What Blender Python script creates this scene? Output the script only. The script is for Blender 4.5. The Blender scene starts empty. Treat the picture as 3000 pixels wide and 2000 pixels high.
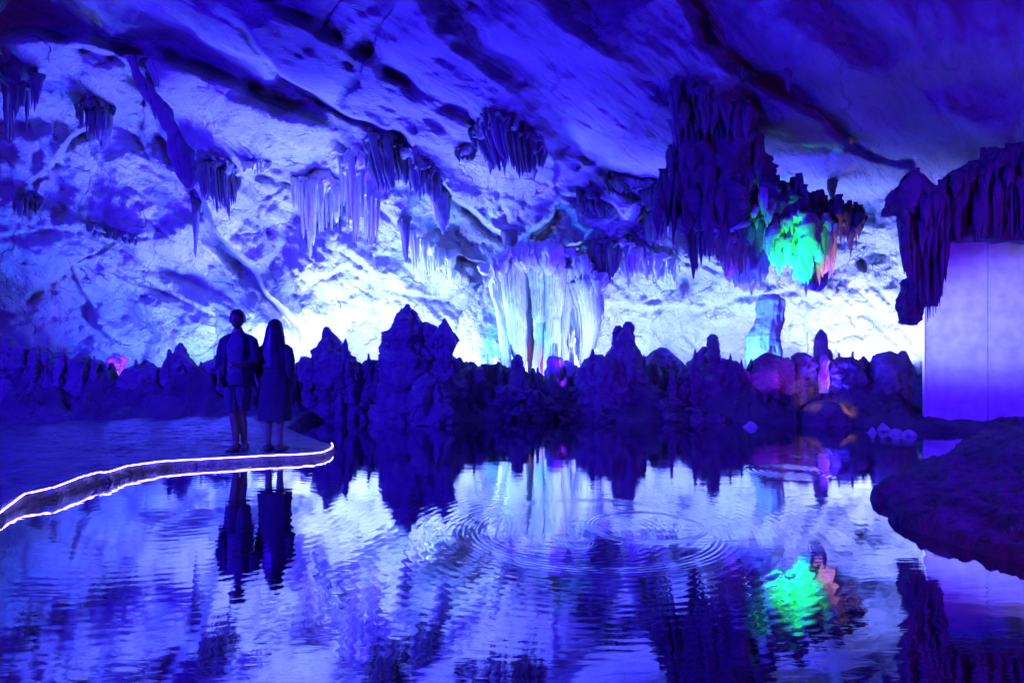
import bpy, bmesh, math, random
import numpy as np
from mathutils import Vector

# ------------------------------------------------------------------ camera, world, exposure
sc = bpy.context.scene
COL = sc.collection
EYE = 1.4                                   # eye height above the pool
cam_d = bpy.data.cameras.new('camera'); cam = bpy.data.objects.new('camera', cam_d); COL.objects.link(cam)
cam.location = (0, 0, EYE); cam.rotation_euler = (math.radians(90), 0, 0)
cam_d.sensor_width = 36; cam_d.lens = 24; cam_d.clip_start = .05; cam_d.clip_end = 300
sc.camera = cam
W = bpy.data.worlds.new('World'); sc.world = W; W.use_nodes = True
W.node_tree.nodes['Background'].inputs[0].default_value = (0.01, 0.0, 0.12, 1)
W.node_tree.nodes['Background'].inputs[1].default_value = 0.05
sc.view_settings.view_transform = 'Standard'; sc.view_settings.look = 'None'
sc.view_settings.gamma = 1; sc.view_settings.exposure = 0.95; sc.view_settings.use_curve_mapping = False
sc.cycles.use_denoising = True; sc.cycles.denoising_prefilter = 'ACCURATE'
sc.cycles.max_bounces = 6; sc.cycles.diffuse_bounces = 3; sc.cycles.glossy_bounces = 4
sc.cycles.sample_clamp_indirect = 12; sc.cycles.caustics_reflective = False; sc.cycles.caustics_refractive = False

def P(px, py, d):
    """photograph pixel (3000 x 2000) at depth d metres -> world point"""
    return Vector(((px - 1500) / 2000 * d, d, EYE + (1000 - py) / 2000 * d))

# ------------------------------------------------------------------ coloured lamps, both the cave's own and added unseen fills
def lamp(kind, loc, color, watts, target=None, cone=90, size=.12, blend=.6):
    l = bpy.data.lights.new('cave_or_fill_lamp', kind); o = bpy.data.objects.new('cave_or_fill_lamp', l); COL.objects.link(o)
    l.color = color; l.energy = watts; o.location = loc
    if kind == 'SPOT':
        l.spot_size = math.radians(cone); l.spot_blend = blend; l.shadow_soft_size = size
    elif kind == 'AREA':
        l.shape = 'DISK'; l.size = size
    else:
        l.shadow_soft_size = size
    if target is not None:
        o.rotation_euler = (Vector(target) - Vector(loc)).to_track_quat('-Z', 'Y').to_euler()
    return o
PALE = (.05, .10, 1.0); WHITE = (.17, .22, 1.0); BLUE = (.030, .012, 1.0); AZURE = (.02, .16, 1.0)
VIOLET = (.16, .012, .75); GREEN = (.0, 1.0, .06); AMBER = (1.0, .42, .10); MAGENTA = (.75, .03, .9); RED = (1, .03, .15)
# pale floodlights standing behind the row of rocks, washing the far wall
for px, z, gap, col, w in ((-150, .5, 1.6, AZURE, 500), (120, .5, 1.6, (.04, .15, 1), 1000), (330, .45, 1.3, PALE, 800), (560, .45, 1.2, PALE, 900), (720, .5, 1.5, PALE, 700), (880, .55, 1.0, WHITE, 900), (1080, .5, 1.3, WHITE, 1100), (1200, .5, 1.5, AZURE, 600),
                           (1300, .5, 1.3, WHITE, 700), (1500, .5, 1.2, AZURE, 700), (1800, .5, 1.3, WHITE, 750), (1960, .5, 1.4, PALE, 900), (2120, .5, 1.3, PALE, 600), (2300, .5, 1.2, WHITE, 600), (2480, .5, 1.0, WHITE, 420), (2620, .9, 1.1, WHITE, 800), (2760, .9, 1.2, PALE, 500)):
    u = (px - 1500) / 2000; yw = float(np.interp(u, [-1.5, -.75, -.45, -.25, 0, .3, .75, 1.5], [12.0, 13.6, 15.2, 16.6, 17.6, 18.0, 18.2, 17])) - gap * .95 - .5
    lamp('SPOT', (u * yw, yw, z), col, w * 1.3, (u * yw * 1.02, yw + 1.0, z + 1.5), 150, .12, .5)
# two lamps in front of the central columns
lamp('SPOT', P(1370, 1120, 13.5), (.10, .22, 1), 1000, P(1590, 960, 15.4), 62, .06)
lamp('SPOT', P(1820, 1120, 13.5), (.16, .24, 1), 1000, P(1600, 950, 15.4), 62, .06)
lamp('SPOT', P(2140, 1110, 14.2), (.06, .26, 1), 420, P(2240, 950, 15.2), 70, .06)
# deep blue floods for the vault
for loc, tgt, w, cone in (
    ((-6.3, 12.6, 1.2), (-5.5, 13, 5), 900, 130),
    ((-2.6, 13.3, 1.0), (-3.5, 12, 6.5), 1800, 140),
    ((1.0, 13.3, .9), (-.5, 11, 6.5), 2100, 140),
    ((4.5, 13.2, .9), (2.5, 12, 5), 1700, 140),
    ((5.6, 11.9, .6), (5, 9, 6), 750, 140)):
    lamp('SPOT', loc, BLUE, w, tgt, cone, .3)
# unseen lamps added as fill for the near rocks, banks and corners
lamp('SPOT', (-9.5, 2.0, 3.6), (.02, .003, 1), 8000, (-2, 12, .8), 90, .3)
lamp('SPOT', (8.5, .5, 3.4), (.025, .006, 1), 2400, (2.5, 12, 1.0), 90, .3)
lamp('SPOT', (3.0, -1.0, 2.6), (.22, .015, .9), 700, (5.2, 6.2, 0), 60, .3)
lamp('SPOT', (8.0, 1.0, 1.2), (.5, .01, .35), 260, (9, 8, 6), 90, .3)
lamp('SPOT', (-9.0, 3.0, 1.0), (.5, .01, .45), 90, (-9.5, 9, 5.5), 80, .3)
lamp('SPOT', (5.5, 1.5, .9), VIOLET, 190, (6.5, 8, 5), 120, .4)
lamp('SPOT', (.8, 9.6, .5), (.16, .21, 1), 8500, (7.7, 10.7, 1.75), 19, .25, 1.0)  # added wash for the panel wall, hung unseen over the pool
lamp('SPOT', (-6.5, 3.0, .6), VIOLET, 170, (-8.5, 9, 5), 110, .4)

# ------------------------------------------------------------------ numpy noise
def _h(ix, iy, iz, seed):
    n = (ix.astype(np.int64) * 374761393 + iy.astype(np.int64) * 668265263 + iz.astype(np.int64) * 2147483647 + seed * 974634777) & 0xffffffff
    n = ((n ^ (n >> 13)) * 1274126177) & 0xffffffff
    n = ((n ^ (n >> 16)) * 2246822519) & 0xffffffff
    n = n ^ (n >> 15)
    return (n & 0xffffff) / float(0xffffff)
def vnoise(p, seed=0):
    i = np.floor(p).astype(np.int64); f = p - i; f = f * f * f * (f * (f * 6 - 15) + 10)
    x, y, z = i[:, 0], i[:, 1], i[:, 2]; fx, fy, fz = f[:, 0], f[:, 1], f[:, 2]
    def L(a, b, t): return a + (b - a) * t
    r = L(L(L(_h(x, y, z, seed), _h(x+1, y, z, seed), fx), L(_h(x, y+1, z, seed), _h(x+1, y+1, z, seed), fx), fy),
          L(L(_h(x, y, z+1, seed), _h(x+1, y, z+1, seed), fx), L(_h(x, y+1, z+1, seed), _h(x+1, y+1, z+1, seed), fx), fy), fz)
    return r * 2 - 1
def fbm(p, octs=4, seed=0, gain=.5):
    a, s = 1.0, 0
    for k in range(octs):
        s = s + a * vnoise(p * (2.03 ** k) + k * 17.3, seed + k); a *= gain
    return s
def ridged(p, octs=4, seed=0, gain=.5):
    a, s = 1.0, 0
    for k in range(octs):
        s = s + a * (1 - 2 * np.abs(vnoise(p * (2.03 ** k) + k * 11.1, seed + k))); a *= gain
    return s
def sstep(a, b, x):
    t = np.clip((x - a) / (b - a), 0, 1); return t * t * (3 - 2 * t)

# ------------------------------------------------------------------ mesh helpers
def make_mesh(name, verts, quads, tris=None, smooth=True):
    me = bpy.data.meshes.new(name)
    verts = np.asarray(verts, dtype=np.float32); quads = np.asarray(quads, dtype=np.int32).reshape(-1, 4)
    tris = np.asarray(tris if tris is not None else [], dtype=np.int32).reshape(-1, 3)
    me.vertices.add(len(verts)); me.vertices.foreach_set('co', verts.ravel())
    nl = quads.size + tris.size
    me.loops.add(nl); me.loops.foreach_set('vertex_index', np.concatenate([quads.ravel(), tris.ravel()]))
    npoly = len(quads) + len(tris); me.polygons.add(npoly)
    st = np.concatenate([np.arange(len(quads)) * 4, quads.size + np.arange(len(tris)) * 3]).astype(np.int32)
    me.polygons.foreach_set('loop_start', st)
    me.polygons.foreach_set('use_smooth', np.full(npoly, smooth))
    me.update(calc_edges=True); me.validate()
    return me
def link(name, me, mat, parent=None):
    o = bpy.data.objects.new(name, me); COL.objects.link(o)
    if mat is not None: me.materials.append(mat)
    if parent is not None: o.parent = parent
    return o
def tag(o, label=None, cat=None, group=None, kind=None):
    for k, v in (('label', label), ('category', cat), ('group', group), ('kind', kind)):
        if v: o[k] = v
    return o
class MB:
    def __init__(s): s.v = []; s.q = []; s.t = []; s.n = 0
    def add(s, v, q, t=()):
        q = np.asarray(q, dtype=np.int64).reshape(-1, 4); t = np.asarray(t, dtype=np.int64).reshape(-1, 3)
        s.v.append(np.asarray(v, dtype=float)); s.q.append(q + s.n); s.t.append(t + s.n); s.n += len(v)
    def rings(s, R):
        """R: (rows, seg, 3) closed rings, capped with a fan at both ends"""
        n, m = R.shape[:2]
        v = np.concatenate([R.reshape(-1, 3), R[0].mean(0)[None], R[-1].mean(0)[None]])
        i, j = np.meshgrid(np.arange(n - 1), np.arange(m), indexing='ij'); i = i.ravel(); j = j.ravel(); k = (j + 1) % m
        q = np.stack([i * m + j, i * m + k, (i + 1) * m + k, (i + 1) * m + j], 1)
        j = np.arange(m); k = (j + 1) % m; b = n * m
        t = np.concatenate([np.stack([np.full(m, b), k, j], 1), np.stack([np.full(m, b + 1), (n - 1) * m + j, (n - 1) * m + k], 1)])
        s.add(v, q, t)
    def build(s, name, mat, parent=None, origin=None):
        v = np.concatenate(s.v); 
        if origin is not None: v = v - np.asarray(origin)
        o = link(name, make_mesh(name, v, np.concatenate(s.q), np.concatenate(s.t)), mat, parent)
        if origin is not None: o.location = origin
        return o

def stack(mb, rows, d, ky=.9, seg=44, step=3.0, amp=.05, freq=3.0, flute=0.0, nf=9, seed=0, tilt=0.0, rough=.5, vz=.5, crag=0.0, back=0.0):
    """a natural rock body from an outline: rows of (py, left px, right px) at depth d; round in plan, lumpy, fluted"""
    rows = sorted(rows); ys = np.array([r[0] for r in rows], float)
    n = max(4, int((ys[-1] - ys[0]) / step)); yy = np.linspace(ys[0], ys[-1], n)
    xl = np.interp(yy, ys, [r[1] for r in rows]); xr = np.interp(yy, ys, [r[2] for r in rows])
    cx = ((xl + xr) / 2 - 1500) / 2000 * d; rx = np.maximum((xr - xl) / 2, .3) / 2000 * d; z = EYE + (1000 - yy) / 2000 * d
    a = np.linspace(0, 2 * np.pi, seg, endpoint=False)
    A, Z = np.meshgrid(a, z); CX = cx[:, None]; RX = rx[:, None]
    rs = np.random.RandomState(seed + 7); ph = rs.rand(4) * 6.28
    fl = np.zeros_like(A)
    if flute:
        wob = .5 * np.sin(Z * 1.3 + ph[0])
        fl = flute * (np.abs(np.sin(nf * .5 * (A + wob * .12) + ph[1])) ** .6 - .6 + .5 * np.sin((nf * 2 + 1) * A + ph[2]) * .5)
    m = 1 + fl
    X = CX + RX * np.cos(A) * m; Y = d + tilt * (Z - z.mean()) + RX * ky * np.sin(A) * m
    if back: e_ = back * np.exp(-(z.max() - Z) / .16); Y = Y + e_; X = X + e_ * cx.mean() / d
    p = np.stack([X, Y, Z], -1).reshape(-1, 3)
    rad = np.stack([np.cos(A), np.sin(A), 0 * A], -1).reshape(-1, 3)
    s_ = np.minimum(1, (RX / .12)) * np.ones_like(A)
    dn = amp * fbm(p * np.array([1, 1, vz]) * freq + seed * 3.7, 4, seed, rough) * s_.ravel()
    if crag: dn += crag * (ridged(p * np.array([1, 1, .45]) * freq * 1.3 + 31 + seed, 3, seed + 3, .55) - .3) * (np.minimum(1, (RX / .38)) * np.ones_like(A)).ravel()
    p = p + rad * dn[:, None]; p[:, 2] += .4 * amp * fbm(p * freq + 51 + seed, 2, seed + 5) * s_.ravel()
    mb.rings(p.reshape(n, seg, 3))

def tube(mb, pts, radii, seg=14, flat=1.0):
    pts = np.asarray(pts, float); n = len(pts); R = []
    for i in range(n):
        t = pts[min(i + 1, n - 1)] - pts[max(i - 1, 0)]; t = t / (np.linalg.norm(t) + 1e-9)
        ref = np.array([0, 1, 0]) if abs(t[1]) < .9 else np.array([1, 0, 0])
        u = np.cross(t, ref); u /= np.linalg.norm(u); w = np.cross(t, u)
        a = np.linspace(0, 2 * np.pi, seg, endpoint=False)
        R.append(pts[i] + radii[i] * (np.cos(a)[:, None] * u + flat * np.sin(a)[:, None] * w))
    mb.rings(np.array(R))

# ------------------------------------------------------------------ materials
def new_mat(name):
    m = bpy.data.materials.new(name); m.use_nodes = True; nt = m.node_tree
    return m, nt, nt.nodes['Principled BSDF']
def N(nt, t, **kw):
    n = nt.nodes.new(t)
    for k, v in kw.items(): setattr(n, k, v)
    return n
def rock_mat(name, c1, c2, c3, rough=.75, scale=1.0, crack=.5, bump=.03, streak=False, spec=.35):
    m, nt, b = new_mat(name); L = nt.links.new
    g = N(nt, 'ShaderNodeNewGeometry'); mp = N(nt, 'ShaderNodeMapping')
    if streak == 'beds':
        m0 = N(nt, 'ShaderNodeMapping'); m0.inputs['Rotation'].default_value = (0, 0, -.82); L(g.outputs['Position'], m0.inputs[0])
        mp.inputs['Scale'].default_value = (scale * .3, scale * 1.3, scale * 1.3); L(m0.outputs[0], mp.inputs[0])
    else:
        mp.inputs['Scale'].default_value = (scale, scale, scale * (.22 if streak else 1)); L(g.outputs['Position'], mp.inputs[0])
    n1 = N(nt, 'ShaderNodeTexNoise'); n1.inputs['Scale'].default_value = .9; n1.inputs['Detail'].default_value = 8; n1.inputs['Roughness'].default_value = .62; n1.inputs['Distortion'].default_value = .6
    n2 = N(nt, 'ShaderNodeTexNoise'); n2.inputs['Scale'].default_value = 7; n2.inputs['Detail'].default_value = 9; n2.inputs['Roughness'].default_value = .68
    L(mp.outputs[0], n1.inputs['Vector']); L(mp.outputs[0], n2.inputs['Vector'])
    r1 = N(nt, 'ShaderNodeValToRGB'); r1.color_ramp.elements[0].position = .34; r1.color_ramp.elements[1].position = .66
    r1.color_ramp.elements[0].color = (*c1, 1); r1.color_ramp.elements[1].color = (*c2, 1); L(n1.outputs[0], r1.inputs[0])
    mx = N(nt, 'ShaderNodeMix', data_type='RGBA'); r2 = N(nt, 'ShaderNodeValToRGB'); r2.color_ramp.elements[0].position = .54; r2.color_ramp.elements[1].position = .80
    L(n2.outputs[0], r2.inputs[0]); L(r2.outputs[0], mx.inputs[0]); L(r1.outputs[0], mx.inputs[6]); mx.inputs[7].default_value = (*c3, 1)
    # cracks
    ad = N(nt, 'ShaderNodeMix', data_type='RGBA', blend_type='LINEAR_LIGHT'); ad.inputs[0].default_value = .35
    L(mp.outputs[0], ad.inputs[6]); n3 = N(nt, 'ShaderNodeTexNoise'); n3.inputs['Scale'].default_value = 1.4; n3.inputs['Detail'].default_value = 6; L(mp.outputs[0], n3.inputs['Vector']); L(n3.outputs['Color'], ad.inputs[7])
    vo = N(nt, 'ShaderNodeTexVoronoi', feature='DISTANCE_TO_EDGE'); vo.inputs['Scale'].default_value = .8; L(ad.outputs[2], vo.inputs['Vector'])
    rc = N(nt, 'ShaderNodeMapRange'); rc.inputs['From Max'].default_value = .02; rc.inputs['To Min'].default_value = 0; L(vo.outputs[0], rc.inputs[0])
    ck = N(nt, 'ShaderNodeMix', data_type='RGBA'); ck.inputs[6].default_value = tuple(x * (1 - .45 * crack) for x in c1) + (1,)
    # cracks fade in and out
    gate = N(nt, 'ShaderNodeMath', operation='MAXIMUM'); gr = N(nt, 'ShaderNodeMapRange'); gr.inputs['From Min'].default_value = .40; gr.inputs['From Max'].default_value = .50
    L(n3.outputs[0], gr.inputs[0]); L(gr.outputs[0], gate.inputs[0]); L(rc.outputs[0], gate.inputs[1])
    L(gate.outputs[0], ck.inputs[0]); L(mx.outputs[2], ck.inputs[7]); L(ck.outputs[2], b.inputs['Base Color'])
    # bump
    s1 = N(nt, 'ShaderNodeMath', operation='MULTIPLY'); s1.inputs[1].default_value = 1.6; L(n2.outputs[0], s1.inputs[0])
    n4 = N(nt, 'ShaderNodeTexNoise'); n4.inputs['Scale'].default_value = 26; n4.inputs['Detail'].default_value = 5; L(mp.outputs[0], n4.inputs['Vector'])
    s2 = N(nt, 'ShaderNodeMath', operation='MULTIPLY_ADD'); s2.inputs[1].default_value = .5; L(n4.outputs[0], s2.inputs[0]); L(s1.outputs[0], s2.inputs[2])
    s3 = N(nt, 'ShaderNodeMath', operation='MULTIPLY_ADD'); s3.inputs[1].default_value = crack; L(gate.outputs[0], s3.inputs[0]); L(s2.outputs[0], s3.inputs[2])
    bp = N(nt, 'ShaderNodeBump'); bp.inputs['Distance'].default_value = bump; bp.inputs['Strength'].default_value = 1; L(s3.outputs[0], bp.inputs['Height']); L(bp.outputs[0], b.inputs['Normal'])
    b.inputs['Roughness'].default_value = rough; b.inputs['Specular IOR Level'].default_value = spec
    return m
M = {}
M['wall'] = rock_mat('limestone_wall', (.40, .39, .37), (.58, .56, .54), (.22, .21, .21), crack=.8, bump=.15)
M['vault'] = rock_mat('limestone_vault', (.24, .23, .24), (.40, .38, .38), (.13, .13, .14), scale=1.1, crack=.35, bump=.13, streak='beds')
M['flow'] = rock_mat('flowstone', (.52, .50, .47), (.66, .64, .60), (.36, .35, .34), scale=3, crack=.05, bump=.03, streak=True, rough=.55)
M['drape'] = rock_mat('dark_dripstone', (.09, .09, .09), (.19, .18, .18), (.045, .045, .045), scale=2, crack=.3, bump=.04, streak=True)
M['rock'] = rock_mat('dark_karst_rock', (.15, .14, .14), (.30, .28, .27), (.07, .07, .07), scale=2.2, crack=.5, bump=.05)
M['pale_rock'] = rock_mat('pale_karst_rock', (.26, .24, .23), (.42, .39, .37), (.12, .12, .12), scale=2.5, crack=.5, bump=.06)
M['shore'] = rock_mat('shore_rock', (.08, .08, .08), (.18, .17, .16), (.05, .05, .05), scale=2.5, crack=.5, bump=.05, rough=.6)
M['bank'] = rock_mat('bank_earth', (.10, .09, .09), (.20, .18, .18), (.06, .06, .06), scale=4, crack=.1, bump=.03, rough=.8)
M['path'] = rock_mat('wet_path_stone', (.09, .09, .09), (.19, .18, .18), (.05, .05, .05), scale=3.2, crack=.4, bump=.09, rough=.34, spec=.8)
def plain(name, c, rough=.6, noise=.15, scale=20):
    m, nt, b = new_mat(name); L = nt.links.new
    g = N(nt, 'ShaderNodeTexCoord'); n = N(nt, 'ShaderNodeTexNoise'); n.inputs['Scale'].default_value = scale; n.inputs['Detail'].default_value = 4; L(g.outputs['Object'], n.inputs['Vector'])
    r = N(nt, 'ShaderNodeValToRGB'); r.color_ramp.elements[0].color = (*[x * (1 - noise) for x in c], 1); r.color_ramp.elements[1].color = (*[min(1, x * (1 + noise)) for x in c], 1)
    r.color_ramp.elements[0].position = .35; r.color_ramp.elements[1].position = .65
    L(n.outputs[0], r.inputs[0]); L(r.outputs[0], b.inputs['Base Color']); b.inputs['Roughness'].default_value = rough
    bp = N(nt, 'ShaderNodeBump'); bp.inputs['Distance'].default_value = .004; L(n.outputs[0], bp.inputs['Height']); L(bp.outputs[0], b.inputs['Normal'])
    return m
M['skin'] = plain('skin', (.12, .085, .07), .5); M['hair'] = plain('black_hair', (.02, .018, .016), .45, .4, 60)
M['jacket'] = plain('dark_jacket_cloth', (.03, .03, .035), .85); M['tee'] = plain('pale_tee_cloth', (.10, .10, .10), .9)
M['shorts'] = plain('shorts_cloth', (.06, .06, .07), .9); M['coat'] = plain('dark_coat_cloth', (.035, .035, .04), .9); M['shoe'] = plain('shoe_leather', (.04, .04, .04), .6)
M['panel'] = plain('painted_panel', (.52, .53, .55), .4, .16, 5); M['panel_highlight'] = plain('panel_highlight_strip', (.75, .75, .75), .3); M['gap'] = plain('dark_seam', (.04, .04, .04), .8)
def emis(name, c, s):
    m, nt, b = new_mat(name); b.inputs['Base Color'].default_value = (.8, .8, .8, 1)
    b.inputs['Emission Color'].default_value = (*c, 1); b.inputs['Emission Strength'].default_value = s; return m
M['led'] = emis('led_tube', (.20, .14, 1.0), 12)
# water: dark mirror with drip rings and small ripples, all in metres on the pool surface
def water_mat():
    m, nt, b = new_mat('pool_water'); L = nt.links.new
    g = N(nt, 'ShaderNodeNewGeometry')
    def math_(op, a, b_=None, c=None):
        n = N(nt, 'ShaderNodeMath', operation=op)
        for i, x in enumerate((a, b_, c)):
            if x is None: continue
            if isinstance(x, (int, float)): n.inputs[i].default_value = x
            else: L(x, n.inputs[i])
        return n.outputs[0]
    H = None
    def add(x):
        nonlocal H; H = x if H is None else math_('ADD', H, x)
    for (cx, cy, r0, w, k, A) in ((.62, 5.1, .93, .09, 150, .00028), (1.02, 5.18, .42, .04, 190, .0004), (.45, 4.75, .10, .04, 220, .0004), (.30, 5.0, .70, .25, 120, .00010),
                                  (.55, 5.1, 1.4, .9, 78, .00012), (3.0, 7.4, .28, .16, 95, .0008), (3.6, 8.6, .3, .3, 110, .0005), (-2.6, 5.6, 1.6, 1.6, 62, .00010), (5.2, 8.9, .5, .4, 90, .0005)):
        vd = N(nt, 'ShaderNodeVectorMath', operation='DISTANCE'); L(g.outputs['Position'], vd.inputs[0]); vd.inputs[1].default_value = (cx, cy, 0)
        r = vd.outputs['Value']; t = math_('DIVIDE', math_('SUBTRACT', r, r0), w)
        env = math_('EXPONENT', math_('MULTIPLY', math_('MULTIPLY', t, t), -1.0))
        add(math_('MULTIPLY', math_('MULTIPLY', math_('SINE', math_('MULTIPLY', r, k)), env), A))
    for s, A, dist in ((12, .00045, .8), (34, .00014, .5), (2.6, .0018, 0)):
        n = N(nt, 'ShaderNodeTexNoise'); n.inputs['Scale'].default_value = s; n.inputs['Detail'].default_value = 2; n.inputs['Distortion'].default_value = dist
        mp = N(nt, 'ShaderNodeMapping'); mp.inputs['Scale'].default_value = (.45, 1.2, 1); L(g.outputs['Position'], mp.inputs[0]); L(mp.outputs[0], n.inputs['Vector'])
        add(math_('MULTIPLY', n.outputs[0], A))
    bp = N(nt, 'ShaderNodeBump'); bp.inputs['Distance'].default_value = 1; bp.inputs['Strength'].default_value = 1; L(H, bp.inputs['Height'])
    gl = N(nt, 'ShaderNodeBsdfGlossy'); gl.inputs['Roughness'].default_value = .02; gl.inputs['Color'].default_value = (.92, .92, .95, 1); L(bp.outputs[0], gl.inputs['Normal'])
    df = N(nt, 'ShaderNodeBsdfDiffuse'); df.inputs['Color'].default_value = (.02, .02, .03, 1)
    fr = N(nt, 'ShaderNodeFresnel'); fr.inputs['IOR'].default_value = 2.0; L(bp.outputs[0], fr.inputs['Normal'])
    fac = math_('MULTIPLY_ADD', fr.outputs[0], .38, .62)
    mx = N(nt, 'ShaderNodeMixShader'); L(fac, mx.inputs[0]); L(df.outputs[0], mx.inputs[1]); L(gl.outputs[0], mx.inputs[2])
    L(mx.outputs[0], nt.nodes['Material Output'].inputs['Surface'])
    return m
M['water'] = water_mat()

# ------------------------------------------------------------------ the cave shell
# joints between the limestone beds: polylines in photograph pixels; the bed on their upper right hangs lower
EDGES = [
    ([(700, 60), (820, 210), (1000, 332), (1153, 378), (1230, 470), (1296, 541), (1378, 622), (1449, 679), (1510, 699), (1612, 745), (1714, 714), (1830, 745), (1960, 790)], .95, 8, 190),
    ([(1040, 540), (1107, 602), (1180, 665), (1255, 724), (1340, 750), (1408, 765), (1460, 790)], .35, 5, 90),
    ([(1180, -60), (1275, 77), (1357, 148), (1485, 235), (1561, 337), (1643, 439), (1760, 520), (1900, 610)], -.7, 24, 170),
    ([(1930, -80), (2000, 15), (2066, 138), (2133, 194), (2204, 240), (2352, 321), (2408, 357), (2485, 429), (2551, 464), (2700, 500)], -.6, 14, 220),
    ([(190, 130), (378, 179), (440, 300), (520, 480), (566, 545), (640, 680), (740, 810), (850, 940), (900, 1010)], .8, 9, 90),
    ([(-60, 690), (110, 676), (255, 668), (357, 694), (459, 740), (561, 790), (640, 820)], .22, 10, 150),
    ([(60, 560), (130, 500), (220, 400), (320, 340), (400, 400), (480, 500), (560, 560)], .3, 8, 110),
    ([(-100, 120), (120, 110), (260, 120), (330, 170), (440, 160), (600, 220), (800, 330), (960, 380)], -.9, 30, 150),
    ([(620, -80), (800, 20), (960, 100), (1100, 200), (1250, 290), (1400, 400)], -.6, 26, 130),
    ([(240, -80), (260, 60), (300, 120)], -.5, 30, 120),
    ([(430, 140), (560, 190), (720, 270), (860, 300), (1000, 370)], -.6, 34, 110),
    ([(1500, -80), (1650, 60), (1850, 200), (2000, 330)], -.4, 30, 160),
    ([(2250, -80), (2450, 120), (2700, 280), (3000, 400)], -.4, 40, 200),
    ([(1240, 520), (1400, 560), (1560, 610), (1700, 680)], -.2, 14, 90),
    ([(1500, 450), (1640, 560), (1800, 600), (1900, 700), (2060, 770), (2200, 800)], .4, 7, 90),
    ([(500, 620), (560, 650), (660, 780), (760, 900), (820, 990)], -.3, 12, 60),
    ([(720, 250), (900, 300), (1060, 400), (1110, 470)], .3, 10, 120),
    ([(700, 470), (760, 500), (860, 540), (1000, 580), (1060, 600)], .4, 6, 100),
    ([(60, 900), (120, 830), (200, 780), (250, 880), (330, 1010)], .35, 8, 90),
    ([(870, 820), (1000, 790), (1120, 830), (1300, 880), (1430, 810)], .25, 6, 80),
    ([(1760, 900), (1900, 905), (2060, 900), (2190, 860), (2330, 850), (2480, 900), (2640, 950)], .3, 6, 100),
    ([(2180, 640), (2330, 700), (2400, 830), (2480, 890), (2620, 960)], .3, 6, 110),
]
def edge_disp(px, py):
    out = np.zeros_like(px)
    for pl, A, w, Ls in EDGES:
        pl = np.array(pl, float); best = np.full(px.shape, 1e9); sg = np.ones(px.shape); s_al = np.zeros(px.shape); acc = 0
        for a, b in zip(pl[:-1], pl[1:]):
            ab = b - a; l = np.hypot(*ab); t = ((px - a[0]) * ab[0] + (py - a[1]) * ab[1]) / l ** 2; tc = np.clip(t, 0, 1)
            dx = px - (a[0] + tc * ab[0]); dy = py - (a[1] + tc * ab[1]); ds = np.hypot(dx, dy)
            cr = ab[0] * (py - a[1]) - ab[1] * (px - a[0])          # > 0: below/left of an edge that runs to the lower right
            m = ds < best; best = np.where(m, ds, best); sg = np.where(m, np.where(cr > 0, -1., 1.), sg); s_al = np.where(m, acc + tc * l, s_al); acc += l
        s = best * sg
        if A < 0: s = -s
        A = abs(A)
        end = sstep(0, 60, s_al) * sstep(0, 60, acc - s_al)
        jag = 1 + .6 * vnoise(np.stack([s_al / 90 + A * 40, s / 300, 0 * s], -1), 77)
        out -= A * end * jag * sstep(-w, w, s) * np.exp(-np.maximum(s, 0) / Ls)
        out += .35 * A * end * np.exp(-(s + w * 1.4) ** 2 / (2 * (w * 1.1) ** 2))          # groove beneath the lip
    return out
def shell_r(az, el, detail=True):
    ca = np.cos(az) * np.cos(el); sa = np.sin(az) * np.cos(el); se = np.sin(el)
    u = np.clip(np.tan(np.clip(az, -1.45, 1.45)), -3, 3); v = np.tan(np.clip(el, -1.2, 1.2)) / np.maximum(np.cos(az), .25)
    def inv(num, den): return np.where(den > .03, np.maximum(den, .03) / num, 0.0)
    c = inv(6.6, se + .16 * ca + .12 * sa)
    yw = np.interp(u, [-1.5, -.75, -.45, -.25, 0, .3, .75, 1.5], [12.0, 13.6, 15.2, 16.6, 17.6, 18.0, 18.2, 17])
    wf = inv(1.0, ca) / (yw * (1 - .30 * np.clip(v, -.1, .6)))
    parts = [c, wf, inv(12.0, -sa), inv(11.5, sa), inv(7.0, -ca), inv(2.2, -se)]
    pw = 9.0
    s = sum(x ** pw for x in parts); r = s ** (-1 / pw)
    wc = np.where(s > 0, c ** pw / s, 0)
    if not detail: return r, wc
    X = np.stack([sa * r, ca * r, EYE + se * r], -1)
    al = X[:, 0] * .68 + X[:, 1] * .73; ac = X[:, 0] * .73 - X[:, 1] * .68
    Q = np.stack([al * .22, ac * 1.0, X[:, 2] * .9], -1)
    lump = fbm(X * .28, 3, 3) * .85
    ceil_d = ridged(Q * .45 + 5, 5, 11, .50) * .36 + fbm(Q * 2.2, 4, 19) * .09
    wall_d = .16 * sstep(.05, .5, vnoise(X * .45, 61)) * ridged(X * np.array([1.7, 1.7, .22]), 3, 67) + ridged(X * np.array([.35, .35, .30]), 5, 29, .48) * .40 + fbm(X * 1.6, 5, 37, .55) * .10
    wa = X[:, 0] * .72 - X[:, 2] * .69; wb = X[:, 0] * .69 + X[:, 2] * .72
    wall_d = wall_d + .26 * ridged(np.stack([wa * .22 + 3, wb * .8 + .25 * vnoise(X * .6, 81), X[:, 1] * .4], -1), 4, 83, .55)
    d = lump + wc * ceil_d + (1 - wc) * wall_d + fbm(X * 6, 3, 43) * .018
    front = sstep(.15, .45, ca)
    px = 1500 + 2000 * u; py = 1000 - 2000 * v
    px = px + 14 * vnoise(X * 2.3, 71); py = py + 14 * vnoise(X * 2.3 + 9, 73)
    e = edge_disp(np.clip(px, -800, 3800), np.clip(py, -900, 2000)) * front
    return r + d * sstep(-.12, -.03, se + .02) + e, wc
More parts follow.
